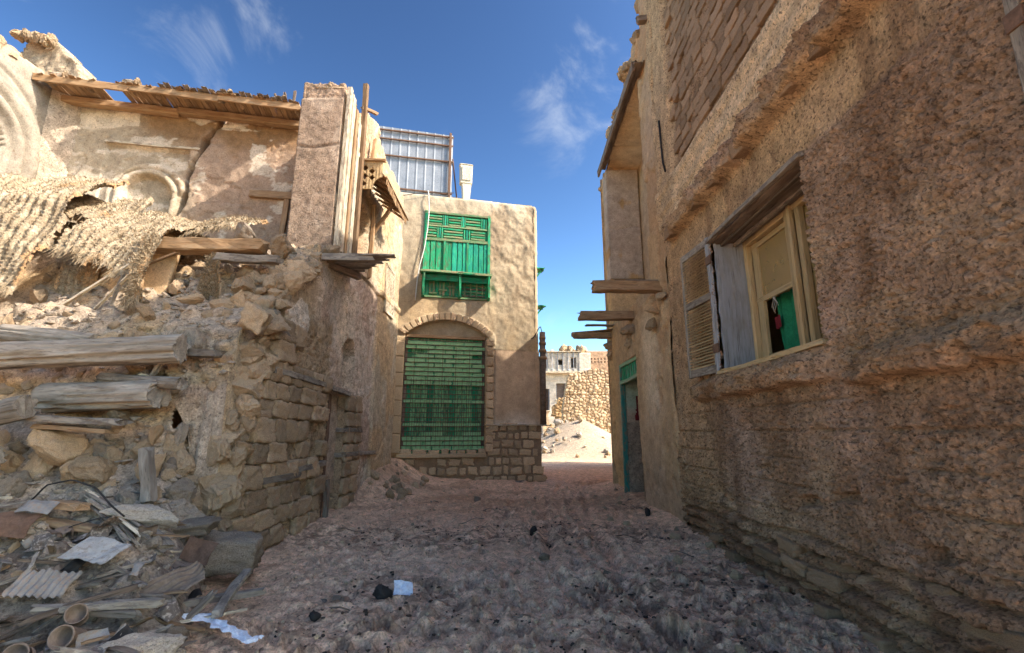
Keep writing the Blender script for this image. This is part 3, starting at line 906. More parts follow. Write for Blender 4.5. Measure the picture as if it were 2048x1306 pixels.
tag(rc, 'small dark red rag in front of the green cloth inside the window', 'cloth')
st = None
for k in range(4):
    p = [(xs2 - .01, 5.86 + .03 * k + .03 * math.sin(j * 1.3 + k), 3.32 - .04 * j) for j in range(5 + k % 3)]
    o = tube('string', p, .004, m_rope, None, 4)
    tag(o, 'pale frayed string dangling from the crossbar of the broken window', 'string', 'strings hanging in the window')
# louvred shutter folded back on the wall, on the far side of the opening
sh0 = Vector((XR - .045, wy1 + .02, 0)); shd = Vector((-.10, .80, 0)).normalized()
def SH(t, z, d=0): return tuple(sh0 + shd * t + Vector((shd.y, -shd.x, 0)) * -d + Vector((0, 0, z)))
shz0, shz1, shw = 2.40, 4.32, .80
sr = plank('shutter', SH(.03, shz0), SH(.03, shz1), .09, .045, m_bluegrey, rh, up=(-1, 0, 0))
def shp(n, a, b, w, h, mat): return plank(n, a, b, w, h, mat, sr, up=(-1, .0, 0), wob=.002, chip=.015)
shp('stile', SH(shw, shz0), SH(shw, shz1), .075, .045, m_grey)
shp('rail', SH(.05, shz0 + .05), SH(shw, shz0 + .05), .11, .042, m_grey)
shp('rail', SH(.05, shz1 - .05), SH(shw, shz1 - .05), .10, .042, m_grey)
shp('rail', SH(.05, 3.48), SH(shw, 3.48), .10, .042, m_grey)
for (a, b) in ((2.53, 3.42), (3.55, 4.20)):
    z = a
    while z < b:
        plank('slat', SH(.06, z), SH(shw - .02, z + rb.uniform(-.006, .006)), .05, .010, m_tan_w, sr, up=(-.55, 0, .8), wob=.002)
        z += .043
for zz in (2.72, 3.98):
    dbox('hinge', (XR - .085, wy1 - .06, zz - .06), (XR - .06, wy1 + .10, zz + .06), m_rust, sr)
# edge of a second shutter, nearest the viewer
s2 = plank('shutter', (XR - .07, 2.215, 2.6), (XR - .07, 2.215, 4.55), .07, .05, m_grey, rh, up=(-1, 0, 0))
plank('stile', (XR - .06, 1.72, 2.6), (XR - .06, 1.72, 4.55), .07, .05, m_grey, s2, up=(-1, 0, 0))
plank('rail', (XR - .065, 1.74, 4.5), (XR - .065, 2.2, 4.5), .09, .045, m_grey, s2, up=(-1, 0, 0))
plank('rail', (XR - .065, 1.74, 2.65), (XR - .065, 2.2, 2.65), .09, .045, m_grey, s2, up=(-1, 0, 0))
z = 2.75
while z < 4.42:
    plank('slat', (XR - .06, 1.74, z), (XR - .06, 2.2, z), .06, .012, m_brown, s2, up=(-.55, 0, .8), wob=.002); z += .05
dbox('hinge', (XR - .115, 2.15, 3.75), (XR - .095, 2.25, 3.86), m_rust, s2)

# green doorway with barred fanlight
dy0, dy1, dz1 = DOOR[0], DOOR[1], DOOR[3]
df = plank('door_frame', (XR + .02, dy1 - .05, 0), (XR + .02, dy1 - .05, dz1 - .02), .09, .12, m_teal, rh, up=(-1, 0, 0))
plank('head', (XR + .02, dy0, dz1 - .05), (XR + .02, dy1, dz1 - .05), .09, .10, m_greenp, df, up=(-1, 0, 0))
plank('transom', (XR + .02, dy0, 2.86), (XR + .02, dy1, 2.86), .09, .12, m_greenp, df, up=(-1, 0, 0))
plank('jamb', (XR + .06, dy0 + .04, 0), (XR + .06, dy0 + .04, dz1 - .02), .07, .1, m_brown, df, up=(-1, 0, 0))
for k in range(9):
    y = dy0 + .16 + k * .185
    plank('fanlight_bar', (XR + .02, y, 2.9), (XR + .02, y, dz1 - .08), .045, .03, m_green, df, up=(-1, 0, 0))
dbox('fanlight_back', (XR + .12, dy0 + .05, 2.9), (XR + .15, dy1 - .1, dz1 - .1), m_roomg, df)
hall = dbox('hall_wall', (XR + .76, dy1 - .02, .9), (XR + 2.6, dy1 + .12, 3.3), m_roomg, rh)
dbox('hall_dado', (XR + .76, dy1 - .03, -.1), (XR + 2.6, dy1 + .12, .9), m_coral, rh) if False else None
hf('hall_lower_wall', (XR + .05, dy1 - .06, -.1), (1, 0, 0), (0, 0, 1), (0, -1, 0), np.linspace(0, 2.4, 50), np.linspace(0, 2.0, 50),
   lambda u, v: .05 * (fb2(u * 5, v * 5, 9, 4) - .5) + .035 * (v < 1.05), lambda u, v: mixc3((.27, .215, .18), (.36, .29, .24), fb2(u * 4, v * 4, 10, 4)), m_left, rh)
hf('hall_plaster', (XR + .05, dy1 - .05, 1.85), (1, 0, 0), (0, 0, 1), (0, -1, 0), np.linspace(0, 2.4, 30), np.linspace(0, 1.45, 30),
   lambda u, v: .02 * (fb2(u * 3, v * 3, 9, 4) - .5), lambda u, v: mixc3((.33, .42, .36), (.42, .34, .28), 1 - sst(.2, .5, v + .3 * (fb2(u * 4, v * 4, 2, 3) - .5))), m_pl, rh)
dbox('hall_inner_wall', (XR + 2.4, 9.4, -.1), (XR + 2.5, dy1, 3.4), m_roomg, rh)
dbox('hall_near_wall', (XR + .76, 9.4, -.1), (XR + 2.5, 9.5, 3.4), m_roomg, rh)
dbox('hall_ceiling', (XR + .7, 9.4, 3.32), (XR + 2.5, dy1, 3.42), m_dark, rh)
rr = hf('red_mark', (XR + .3, dy1 - .085, 1.9), (1, 0, 0), (0, 0, 1), (0, -1, 0), np.linspace(0, .16, 8), np.linspace(0, .62, 14),
        lambda u, v: .01 + 0 * u, lambda u, v: mixc3((.3, .05, .04), (.3, .05, .04), u * 0), m_red, rh, lambda u, v: np.abs(u - .08) < .03 + .05 * (fb2(u * 9, v * 9, 4, 2)) * (v < .3))

# cantilever beams that carried the lost bay, on broken stone corbels
for (y, z, tip, w) in ((8.95, 4.36, 1.58, .2), (11.08, 4.30, 1.60, .2), (13.35, 4.28, 1.74, .16)):
    plank('cantilever_beam', (tip, y, z), (XR + .5, y + .05, z + .02), .24, w, m_brown, rh, wob=.006, chip=.05)
plank('loose_board', (1.75, 13.55, 4.37), (XR + .2, 13.2, 4.45), .3, .03, m_brown, rh)
plank('loose_board', (2.05, 13.0, 4.50), (XR + .2, 13.1, 4.52), .2, .03, m_grey, rh)
plank('loose_board', (2.2, 8.98, 4.47), (XR + .4, 9.0, 4.50), .2, .03, m_grey, rh)
for (y, z, s) in ((9.2, 4.05, .30), (9.35, 3.72, .2), (11.2, 4.0, .32), (11.3, 3.68, .2), (13.4, 4.0, .28), (13.45, 3.72, .2), (8.7, 4.1, .16)):
    inst('corbel_stone', RK['o'][int(y * 7) % 10], (XR - .05, y, z), (y, z, 0), (s * .6, s * .8, s * .8), rh)
# plaster pier at the back of the recess, planked underside above it
def pier_c(u, v):
    c = mixc3((.36, .30, .26), (.47, .41, .37), fb2(u * 3, v * 3, 91, 5))
    return mixc3(c, (.42, .29, .16), np.maximum(sst(.8, 1.0, u + .3 * fb2(u * 5, v * 3, 92, 3)) * 0, sst(.6, .68, fb2(u * 2.5, v * 1.3, 93, 4))))
pier_d = lambda u, v: .03 * (fb2(u * 4, v * 4, 94, 4) - .5) - .035 * np.exp(-((v - 1.55 + .05 * np.sin(u * 6)) / .035) ** 2)
hf('plaster_pier', (XR - .06, 12.98, 5.85), (1, 0, 0), (0, 0, 1), (0, -1, 0), np.linspace(0, .94, 40), np.linspace(0, 3.4, 110), pier_d, pier_c, m_pl, rh, None, .5)
dbox('pier_base', (XR + .05, 12.93, 5.66), (XR + .9, 13.1, 5.84), m_brown, rh)
for k in range(6):
    x = XR - .12 + k * .19
    plank('soffit_board', (x, 8.9, 9.42 + .02 * (k % 2)), (x + .02, 13.2, 9.40), .17, .04, m_brown if k % 2 else m_dark, rh)
for k in range(8):
    y = 9.1 + k * .55
    plank('soffit_joist', (XR - .1, y, 9.50), (XR + 1.0, y, 9.50), .09, .08, m_dark, rh)
plank('eave_board', (XR - .2, 9.0, 9.44), (XR - .2, 13.4, 9.36), .06, .22, m_dark, rh)
plank('timber_stub', (XR - .25, 8.35, 9.95), (XR + .3, 8.3, 9.97), .13, .13, m_dark, rh)
plank('timber_stub', (XR - .15, 7.55, 9.75), (XR + .3, 7.5, 9.77), .10, .12, m_dark, rh)
for k in range(46):                                       # broken masonry along the roof edge
    y = 8.5 + k * .125
    s = rb.uniform(.09, .19)
    inst('parapet_stone', RK['co'[k % 2]][k % 10], (XR + rb.uniform(-.05, .2), y, float(top_far(np.array([y]))[0]) - .02), (k, k * 2, k * 3), (s, s, s * .8), rh)
# old conduit down the joint
tube('conduit', [(XR - .10, 7.95, 7.3), (XR - .10, 7.9, 6.4), (XR - .08, 7.86, 6.2)], .018, m_black, rh, 6)

# ================================================================== LEFT-HAND RUIN
XL = -3.4
lh = empty('ruined_house', (XL - 3, 9.5, 0), 'roofless collapsing coral stone house on the left of the lane, with a tall plastered pier', 'house')
end_y = lambda z: np.interp(z, [-1, 0, 1.39, 2.71, 3.14, 3.93, 4.45, 4.66, 4.9, 5.0, 8.0, 12], [5.9, 5.95, 6.19, 6.5, 6.57, 7.19, 8.0, 8.26, 8.5, 8.54, 8.56, 8.56])
top_y = lambda y: np.interp(y, [8, 8.75, 8.8, 9.3, 9.35, 9.94, 10.6, 10.95, 11.2, 11.5, 11.9, 12.4, 13.3, 13.8], [8.5, 8.5, 8.2, 8.1, 8.35, 8.95, 9.2, 9.3, 8.95, 8.9, 8.65, 8.8, 8.75, 8.8])
LD = (9.05, 9.92, 2.33)
def arch_in(y, z, yc, hw, z0, zs):
    """inside a round-headed opening"""
    return ((np.abs(y - yc) < hw) & (z > z0) & (z < zs)) | ((np.hypot(y - yc, z - zs) < hw) & (z >= zs))
def lwall_d(y, z):
    n1 = fb2(y * 1.2, z * 1.2, 101, 4) - .5; n2 = fb2(y * 7, z * 7, 102, 4, .6) - .5
    n3 = 1 - np.abs(2 * fb2(y * 17, z * 17, 103, 3, .6) - 1)
    low = (1 - sst(9.0, 9.1, y)) * (1 - sst(3.2, 3.6, z + n1))
    mid = (1 - sst(11.7, 11.8, y)) * (1 - low)
    pale = sst(11.7, 11.8, y)
    d = .05 * n1 + low * (.09 * n2 + .050 * (n3 - .7)) + mid * (.05 * n2 + .025 * (n3 - .7)) + pale * (.018 * n2 + .05)
    d = d - .05 * low
    # coursing that shows in the bare masonry
    row = np.floor(z / .29); yy = y + .31 * (row % 2)
    jm = np.maximum(sst(.40, .48, np.abs(z / .29 - row - .5)), sst(.45, .49, np.abs(yy / .46 - np.floor(yy / .46) - .5)))
    d = d - .03 * jm * low * sst(.4, .6, fb2(y, z, 104, 3))
    patch = sst(.50, .54, fb2(y * .9 + 2, z * .7, 105, 5, .6)) * (1 - low)
    d = d - .025 * patch
    bev = arch_in(y, z, 9.93, .40, 2.5, 3.12)
    d = np.where(bev, d - .36, d)
    d = np.where((y > LD[0]) & (y < LD[1]) & (z < LD[2]), -.62, d)
    d = np.where(arch_in(y, z, 10.12, .40, 5.2, 6.25), d - .20, d)
    d = d + .05 * (np.hypot(np.abs(y - 10.12), np.maximum(z - 6.25, 0)) > .41) * (np.hypot(np.abs(y - 10.12), np.maximum(z - 6.25, 0)) < .56) * (z > 5.2)
    d = np.where(np.abs(z - 5.1 - .02 * np.sin(y * 2)) < .08, d + .05 * (y > 9.2), d)
    d = d + .05 * np.clip(1 - np.abs(z - 7.95) / .12, 0, 1) * (y > 11.3)
    return d
def lwall_c(y, z):
    n1 = fb2(y * .8, z * .8, 111, 4); n2 = fb2(y * 5, z * 5, 112, 4)
    bare = mixc3((.31, .24, .17), (.42, .335, .25), n2)
    bare = mixc3(bare, (.26, .195, .135), sst(.55, .75, fb2(y * 1.5, z * 1.5, 113, 4)) * .7)
    plas = mixc3((.37, .28, .235), (.47, .37, .315), n2)
    plas = mixc3(plas, (.57, .50, .44), sst(.50, .62, fb2(y * 1.1, z * .7, 114, 5)) * .8)
    cream = mixc3((.42, .355, .27), (.54, .475, .38), n2)
    cream = mixc3(cream, (.50, .36, .22), sst(.50, .6, fb2(y * 1.6 + 5, z * .8, 115, 5)) * .7)
    up = sst(4.9, 5.3, z + .5 * (n1 - .5))
    c = mixc3(bare, plas, sst(8.95, 9.05, y))
    c = mixc3(c, bare, (1 - sst(2.2, 2.4, z + .2 * (n1 - .5))) * (1 - sst(10.7, 11.2, y)))
    c = mixc3(c, plas, sst(3.4, 3.7, z + .8 * (n1 - .5)) * sst(7.8, 8.5, y + z * .0) )
    c = mixc3(c, cream, np.maximum(sst(11.55, 11.8, y + .2 * (n1 - .5)), up))
    c = mixc3(c, (.45, .32, .23), up * sst(.54, .58, fb2(y * .9 + 2, z * .7, 105, 5, .6)) * .8)
    blot = ((y - 7.55) / .42) ** 2 + ((z - 3.4) / .38) ** 2 + 1.6 * (fb2(y * 3, z * 3, 116, 4) - .5)
    c = mixc3(c, (.60, .55, .51), 1 - sst(.75, .9, blot))
    c = mixc3(c, (.63, .54, .44), sst(2.5, 2.9, z) * (1 - sst(3.6, 4.2, z)) * np.exp(-((y - 9.6) / .35) ** 2) * .8)
    ins = arch_in(y, z, 10.12, .40, 5.2, 6.25)
    c = np.where(ins[..., None], mixc3((.42, .29, .20), (.50, .36, .25), n2), c)
    return c
ys = lines(5.9, 13.78, .024, (LD[0], LD[1]))
zs = lines(-.2, 9.4, .024, (LD[2],))
hf('lane_wall', (XL, 0, 0), (0, 1, 0), (0, 0, 1), (1, 0, 0), ys, zs, lwall_d, lwall_c, m_left, lh,
   lambda y, z: (y > end_y(z + 0 * y) + .10 * (fb2(y * 5, z * 5, 120, 3) - .5)) & (z < top_y(y + 0 * z) + .16 * (fb2(y * 6, z * 0 + y, 121, 3) - .5)) & ~((y > LD[0] + .04) & (y < LD[1] - .04) & (z < LD[2] - .04)), .62)
# masonry blocks standing proud of the bare stretch
rb = random.Random(21)
z = .05; row = 0
while z < 3.0:
    h = rb.uniform(.24, .33)
    y = float(end_y(z)) + .12 + rb.uniform(0, .2)
    while y < 8.98:
        w = rb.uniform(.3, .56)
        if y + w < 9.03 and rb.random() < (.93 if z < 2.4 else .6):
            inst('stone_block', BLK['left'][rb.randrange(8)], (XL + rb.uniform(-.085, -.05), y + w / 2, z + h / 2),
                 (rb.uniform(-.04, .04), rb.uniform(-.03, .03), rb.uniform(-.04, .04)), (.26, w * 1.03, h * 1.03), lh)
        y += w + .015
    z += h + .012; row += 1
z = .05
while z < 2.25:                                           # jamb stones beyond the low door
    h = rb.uniform(.26, .36)
    y = 9.96
    for k in range(2):
        w = rb.uniform(.34, .5)
        inst('jamb_stone', BLK['left'][rb.randrange(8)], (XL - .06, y + w / 2, z + h / 2), (0, 0, rb.uniform(-.03, .03)), (.24, w, h * .97), lh)
        y += w + .02
    for xx in (XL - .33,):
        inst('jamb_stone', BLK['left'][rb.randrange(8)], (xx, 9.99, z + h / 2), (0, 0, 0), (.40, .2, h * .97), lh)
    z += h + .015
# rough stones along the torn end and inside the wall's thickness
for k in range(230):
    z = rb.uniform(.05, 4.9)
    y = float(end_y(z)) + rb.uniform(-.10, .14)
    s = rb.uniform(.09, .24)
    x = XL - rb.uniform(-.02, .75)
    if x < XL - .1: y -= .04
    inst('broken_stone', RK['coc'[k % 3]][k % 10], (x, y, z), (k * .7, k * 1.3, k * 2.1), (s, s * rb.uniform(.8, 1.2), s * rb.uniform(.6, .9)), lh)
# door into the lane: leaning post, leaf and threshold
plank('door', (XL - .90, LD[1] - .03, .05), (XL - .90, LD[1] - .03, 2.28), .5, .04, m_brown, lh, up=(0, 1, 0))
plank('door_post', (XL - .10, LD[0] + .10, -.05), (XL - .12, LD[0] + .20, 2.33), .13, .11, m_rust, lh, up=(1, 0, 0))
plank('door_stake', (XL + .02, LD[0] + .22, -.1), (XL - .02, LD[0] + .20, .72), .12, .07, m_grey, lh, up=(1, 0, 0), chip=.05)
hf('door_back', (XL - 1.6, 0, 0), (0, 1, 0), (0, 0, 1), (1, 0, 0), np.linspace(8.8, 10.2, 20), np.linspace(-.1, 2.5, 30), lambda u, v: .04 * (fb2(u * 4, v * 4, 3, 3) - .5), lambda u, v: mixc3((.18, .13, .1), (.25, .19, .15), fb2(u * 4, v * 4, 4, 3)), m_left, lh)
# levelling timbers let into the masonry
for (y0, z0, y1, z1) in ((6.75, 2.47, 7.45, 2.45), (7.47, 2.46, 8.35, 2.44), (8.3, 2.44, 9.05, 2.42), (9.0, 2.41, 10.0, 2.38), (6.75, .95, 7.9, .96), (7.75, 1.04, 8.98, 1.06),
                         (9.94, 1.66, 10.9, 1.64), (9.94, 1.17, 10.95, 1.16), (10.95, 1.15, 12.1, 1.13), (6.6, 3.28, 7.25, 2.9)):
    plank('levelling_timber', (XL + .02, y0, z0), (XL + .02, y1, z1), .10, .09, m_grey, lh, wob=.006, chip=.05)
plank('levelling_timber', (XL - .42, 9.9, 1.66), (XL + .0, 9.9, 1.65), .08, .09, m_grey, lh)
plank('levelling_timber', (XL - .42, 9.9, 1.17), (XL + .0, 9.9, 1.16), .08, .09, m_grey, lh)

# tall pier at the lane corner
def pier2_c(u, v):
    c = mixc3((.25, .19, .15), (.35, .275, .225), fb2(u * 4, v * 4, 131, 5, .6))
    c = mixc3(c, (.42, .35, .30), sst(.56, .66, fb2(u * 2.2, v * 1.1, 132, 5)) * .6)
    return mixc3(c, (.30, .22, .17), sst(8.22, 8.3, v) * .7)
pier2_d = lambda u, v: .035 * (fb2(u * 5, v * 5, 133, 4) - .5) - .05 * sst(8.2, 8.26, v) - .03 * np.exp(-((v - 7.15 + .05 * np.sin(u * 5)) / .03) ** 2) + .05 * (fb2(u * 16, v * 16, 134, 3) - .5) * sst(8.2, 8.3, v)
hf('corner_pier', (-4.26, 8.5, 0), (1, 0, 0), (0, 0, 1), (0, -1, 0), np.linspace(0, .84, 44), np.linspace(4.6, 8.62, 170), pier2_d, pier2_c, m_left, lh,
   lambda u, v: v < 8.58 + .12 * (fb2(u * 6, v * 0 + u, 135, 3) - .5), .9)
for k in range(14):
    inst('broken_stone', RK['c'][k % 10], (-4.2 + .06 * k, 8.55 + rb.uniform(0, .5), 8.55), (k, k * 2, k), (.10, .10, .08), lh)
for (y, z0, z1, w, mt_) in ((8.56, 4.86, 8.5, .13, m_white), (8.76, 5.0, 8.45, .16, m_white), (8.98, 4.95, 8.3, .10, m_orange), (9.2, 4.95, 8.15, .15, m_white)):
    plank('frame_post', (XL + .07, y, z0), (XL + .08, y + .03, z1), w, .08, mt_, lh, up=(1, 0, 0), wob=.004, chip=.03)
plank('frame_post', (XL + .12, 9.42, 5.2), (XL + .13, 9.34, 9.2), .13, .10, m_brown, lh, up=(1, 0, 0))
plank('frame_stub', (XL + .1, 9.3, 8.6), (XL + .35, 9.55, 8.62), .06, .07, m_brown, lh)
plank('frame_post', (XL + .10, 10.62, 5.1), (XL + .10, 10.60, 6.9), .09, .08, m_orange, lh, up=(1, 0, 0))
plank('frame_post', (XL + .10, 10.10, 6.9), (XL + .10, 10.35, 8.5), .09, .08, m_orange, lh, up=(1, 0, 0))
plank('frame_rail', (XL + .08, 9.2, 7.45), (XL + .08, 10.5, 7.48), .10, .08, m_white, lh, up=(1, 0, 0))
# bracketed window canopy with carved end board
def cav(u, v):
    hole = np.zeros(u.shape, bool)
    for (a, b, r) in ((.17, .50, .055), (.32, .42, .05), (.17, .30, .06), (.33, .27, .05), (.16, .13, .045)):
        hole |= (np.abs(u - a) + np.abs(v - b)) < r * 1.4
    hole |= np.hypot(u - .62, v - .02) < .27
    return ~hole
cb = hf('canopy', (XL + .02, 9.5, 6.75), (1, 0, 0), (0, 0, 1), (0, -1, 0), np.linspace(0, .55, 66), np.linspace(0, .66, 78), lambda u, v: .004 * np.sin(u * 90) + 0 * v,
        lambda u, v: mixc3((.42, .31, .18), (.52, .41, .26), fb2(u * 3, v * 12, 6, 3)), m_pl, lh, cav, .04)
plank('canopy_top', (XL, 9.5, 7.43), (XL + .62, 9.5, 7.43), .10, .05, m_orange, cb)
for k in range(9):
    q = k / 8
    xo, zo = XL + .12 + .52 * q, 7.42 - .36 * q
    plank('canopy_board', (xo, 9.52, zo), (xo + .02, 11.55 + rb.uniform(-.15, .15), zo - .02), .085, .022, m_orange, cb, up=(.57, 0, .82), wob=.003)
for k in range(7):
    y = 9.7 + k * .3
    plank('canopy_rib', (XL + .02, y, 7.38), (XL + .62, y, 6.98), .05, .05, m_brown, cb)
for k in range(20):
    y = 9.6 + k * .1
    plank('canopy_fringe', (XL + .655, y, 7.05), (XL + .66, y + .02, 6.82 + .06 * rb.random()), .07, .012, m_orange, cb, up=(1, 0, 0))
plank('canopy_strut', (XL + .05, 10.75, 6.2), (XL + .5, 10.75, 7.0), .08, .08, m_orange, lh)
# lattice screen let in the wall
lt = plank('lattice_screen', (XL + .07, 12.12, 4.7), (XL + .07, 12.12, 6.0), .07, .05, m_white, lh, up=(1, 0, 0))
plank('lattice_frame', (XL + .07, 12.98, 4.7), (XL + .07, 12.98, 6.0), .07, .05, m_white, lt, up=(1, 0, 0))
for zz in (4.72, 5.98):
    plank('lattice_frame', (XL + .07, 12.1, zz), (XL + .07, 13.0, zz), .07, .05, m_white, lt, up=(1, 0, 0))
for sgn in (1, -1):
    for k in range(-8, 14):
        b = 4.75 + k * .105
        pts = []
        for y in (12.15, 12.95):
            pts.append((y, b + (y - 12.15) * sgn * 1.0 + (0 if sgn > 0 else .4)))
        (y0, z0), (y1, z1) = pts
        def clip(y0, z0, y1, z1):
            if z0 > z1: y0, z0, y1, z1 = y1, z1, y0, z0
            if z1 < 4.75 or z0 > 5.95: return None
            if z0 < 4.75: y0 += (y1 - y0) * (4.75 - z0) / (z1 - z0); z0 = 4.75
            if z1 > 5.95: y1 = y0 + (y1 - y0) * (5.95 - z0) / (z1 - z0); z1 = 5.95
            return y0, z0, y1, z1
        c4 = clip(y0, z0, y1, z1)
        if c4 and abs(c4[1] - c4[3]) > .08:
            plank('lattice_strip', (XL + .065 + .012 * sgn, c4[0], c4[1]), (XL + .065 + .012 * sgn, c4[2], c4[3]), .022, .012, m_white, lt, up=(1, 0, 0), wob=0)
# torn floor of the lost bay: grey boards coming to a point over the lane
for k in range(8):
    y = 8.28 + k * .165
    tip = -2.2 - .155 * k
    plank('bay_floor_board', (XL - .25, y, 4.76 + .006 * k), (tip, y + .1, 4.78 + .004 * k), .155, .035, m_grey, lh, wob=.004, chip=.05)
plank('bay_joist', (XL - .15, 8.30, 4.66), (XL + .28, 9.35, 4.70), .10, .12, m_dark, lh)
plank('bay_edge', (XL - .05, 8.2, 4.70), (-2.55, 8.33, 4.735), .05, .11, m_grey, lh)

# ---- the roofless room above the rubble
XI = -9.6
def iside_d(y, z):
    d = .05 * (fb2(y * 1.5, z * 1.5, 141, 4) - .5) + .02 * (fb2(y * 8, z * 8, 142, 3) - .5)
    r = np.hypot(y - 7.35, np.maximum(z - 6.75, 0))
    d = np.where((r < .78) & (z > 5), d - .14, d)
    d = d + .16 * np.exp(-((r - .98) / .10) ** 4) + .10 * np.exp(-((r - 1.30) / .12) ** 4)
    d = d - .06 * np.exp(-((r - 1.62) / .04) ** 2) * (z > 6)
    return d
def iside_c(y, z):
    n = fb2(y * 2.2, z * 2.2, 143, 5, .6)
    c = mixc3((.19, .17, .15), (.36, .34, .31), n)
    c = mixc3(c, (.40, .31, .22), sst(.58, .68, fb2(y * 1.3, z * 1.1, 144, 5)) * .7)
    return c
hf('side_wall', (XI, 0, 0), (0, 1, 0), (0, 0, 1), (1, 0, 0), np.arange(5.2, 9.02, .03), np.arange(4.0, 9.0, .03), iside_d, iside_c, m_pl, lh,
   lambda y, z: (z < 8.8 + .1 * (fb2(y * 5, z * 0 + y, 145, 3) - .5)) & (y < 8.97), .5)
bd_ = Vector((5.35, .95, 0)).normalized(); bn_ = Vector((bd_.y, -bd_.x, 0))
crk_z = [5.6, 6.0, 6.5, 7.25, 7.6, 7.95, 8.3, 8.9]; crk_s = [2.40, 2.45, 2.60, 2.62, 2.80, 2.84, 3.10, 3.2]
def iback_d(s, z):
    n1 = fb2(s * 1.4, z * 1.4, 151, 4) - .5; n2 = fb2(s * 8, z * 8, 152, 4) - .5
    d = .05 * n1 + .03 * n2
    cs = np.interp(z, crk_z, crk_s) + .10 * (fb2(z * 4, s * 0, 153, 4) - .5)
    crk = np.exp(-((s - cs) / (.05 + .02 * np.sin(z * 9))) ** 4)
    inp = (s > .97) & (s < 2.58) & (z < 7.62)
    d = np.where(inp, d - .09, d)
    r = np.hypot(s - 1.86, np.maximum(z - 6.52, 0))
    d = np.where(inp & (r < .80), d + .10 * np.exp(-((r - .70) / .07) ** 4) + .14 * np.exp(-((r - .54) / .07) ** 4) - .08 * (r < .45), d)
    d = d - .40 * crk
    d = d - .03 * sst(.5, .54, fb2(s * 1.1, z * 1.2, 154, 5, .6))
    return d
def iback_c(s, z):
    n2 = fb2(s * 5, z * 5, 155, 4)
    c = mixc3((.28, .205, .16), (.36, .28, .225), n2)
    left = 1 - sst(2.3, 2.9, s + .6 * (fb2(s * 2, z * 2, 156, 3) - .5))
    c = mixc3(c, mixc3((.32, .275, .215), (.42, .37, .30), n2), left)
    ochre_or_shadow = sst(7.5, 8.2, z + .8 * (fb2(s * 2, z * 2, 157, 4) - .5)) * sst(1.2, 1.8, s)  # brown under the eave: the roof's shadow put into the wall colour
    c = mixc3(c, (.22, .135, .07), ochre_or_shadow * .9)
    c = mixc3(c, (.55, .50, .44), sst(.57, .62, fb2(s * 1.5 + 3, z * 2.6, 158, 5, .62)) * .85)
    c = mixc3(c, (.62, .57, .50), (1 - sst(.1, .16, np.abs(z - 8.15 - .18 * (s - .6)) - .06 + .1 * (n2 - .5))) * (s < 1.5) * .8)
    return c
hf('back_wall', (XI, 9.0, 0), tuple(bd_), (0, 0, 1), tuple(bn_), np.arange(0, 5.46, .02), np.arange(5.0, 8.62, .022), iback_d, iback_c, m_pl, lh, None, .5)
hf('corner_return', (XI + .0, 8.72, 0), (.5, .5, 0), (0, 0, 1), (.7, -.7, 0), np.linspace(0, .75, 20), np.arange(5.2, 8.7, .05), lambda u, v: .10 * (fb2(u * 3, v * 2, 161, 4) - .5), lambda u, v: mixc3((.36, .30, .25), (.52, .46, .40), fb2(u * 4, v * 2, 162, 4)), m_left, lh)
def BW(s, z, d=0):
    p = Vector((XI, 9.0, 0)) + bd_ * s + bn_ * d
    return (p.x, p.y, z)
plank('door_lintel', BW(3.9, 6.70, .06), BW(4.85, 6.72, .06), .16, .10, m_brown, lh, up=tuple(bn_))
plank('door_jamb', BW(4.66, 5.2, .05), BW(4.68, 6.62, .05), .11, .09, m_brown, lh, up=tuple(bn_))
plank('door_leaf', BW(4.80, 5.2, .03), BW(4.82, 6.62, .03), .12, .05, m_rust, lh, up=tuple(bn_))
plank('wall_ledge', BW(.95, 7.66, .02), BW(2.75, 7.68, .02), .05, .05, m_white, lh, up=tuple(bn_))
# remnant of the roof edge: wall beam, slatted soffit, fascia
for (s0, s1) in ((-.05, 2.3), (2.3, 4.85)):
    plank('wall_beam', BW(s0, 8.50, .10), BW(s1, 8.46, .10), .16, .15, m_orange, lh, wob=.003)
for (s0, s1) in ((-.1, 1.6), (1.62, 3.3), (3.32, 4.9)):
    plank('fascia_board', BW(s0, 8.56, .68), BW(s1, 8.52, .68), .05, .15, m_orange, lh, wob=.003, chip=.05)
k = 0; s = 0
while s < 4.9:
    if not (.95 < s < 1.32):
        plank('soffit_board', BW(s, 8.62, -.15), BW(s + .03, 8.61, .72 + rb.uniform(-.06, .05)), .105, .025, m_brown if k % 3 else m_orange, lh, wob=.004)
    s += .115; k += 1
for (s0, s1, z) in ((1.35, 2.15, 8.72), (3.25, 3.75, 8.70), (.0, .9, 8.7), (4.3, 4.9, 8.7)):
    for k in range(5):
        q = s0 + (s1 - s0) * k / 5
        inst('roof_stone', RK['cg'[k % 2]][(k * 3) % 10], BW(q, z, .45 + .1 * math.sin(k)), (k, k * 2, k), (.16, .14, .09), lh)
for k in range(3):
    plank('roof_stick', BW(4.45 + .12 * k, 8.62, .3), BW(4.30 + .2 * k, 8.98 + .06 * k, .4), .06, .03, m_dark, lh)
for k in range(22):
    plank('roof_sheet', BW(2.2 + k * .12, 8.655, .05), BW(2.2 + k * .12 + .02, 8.65, .78 + .05 * math.sin(k * 2)), .11, .012, m_grey, lh, wob=.002)
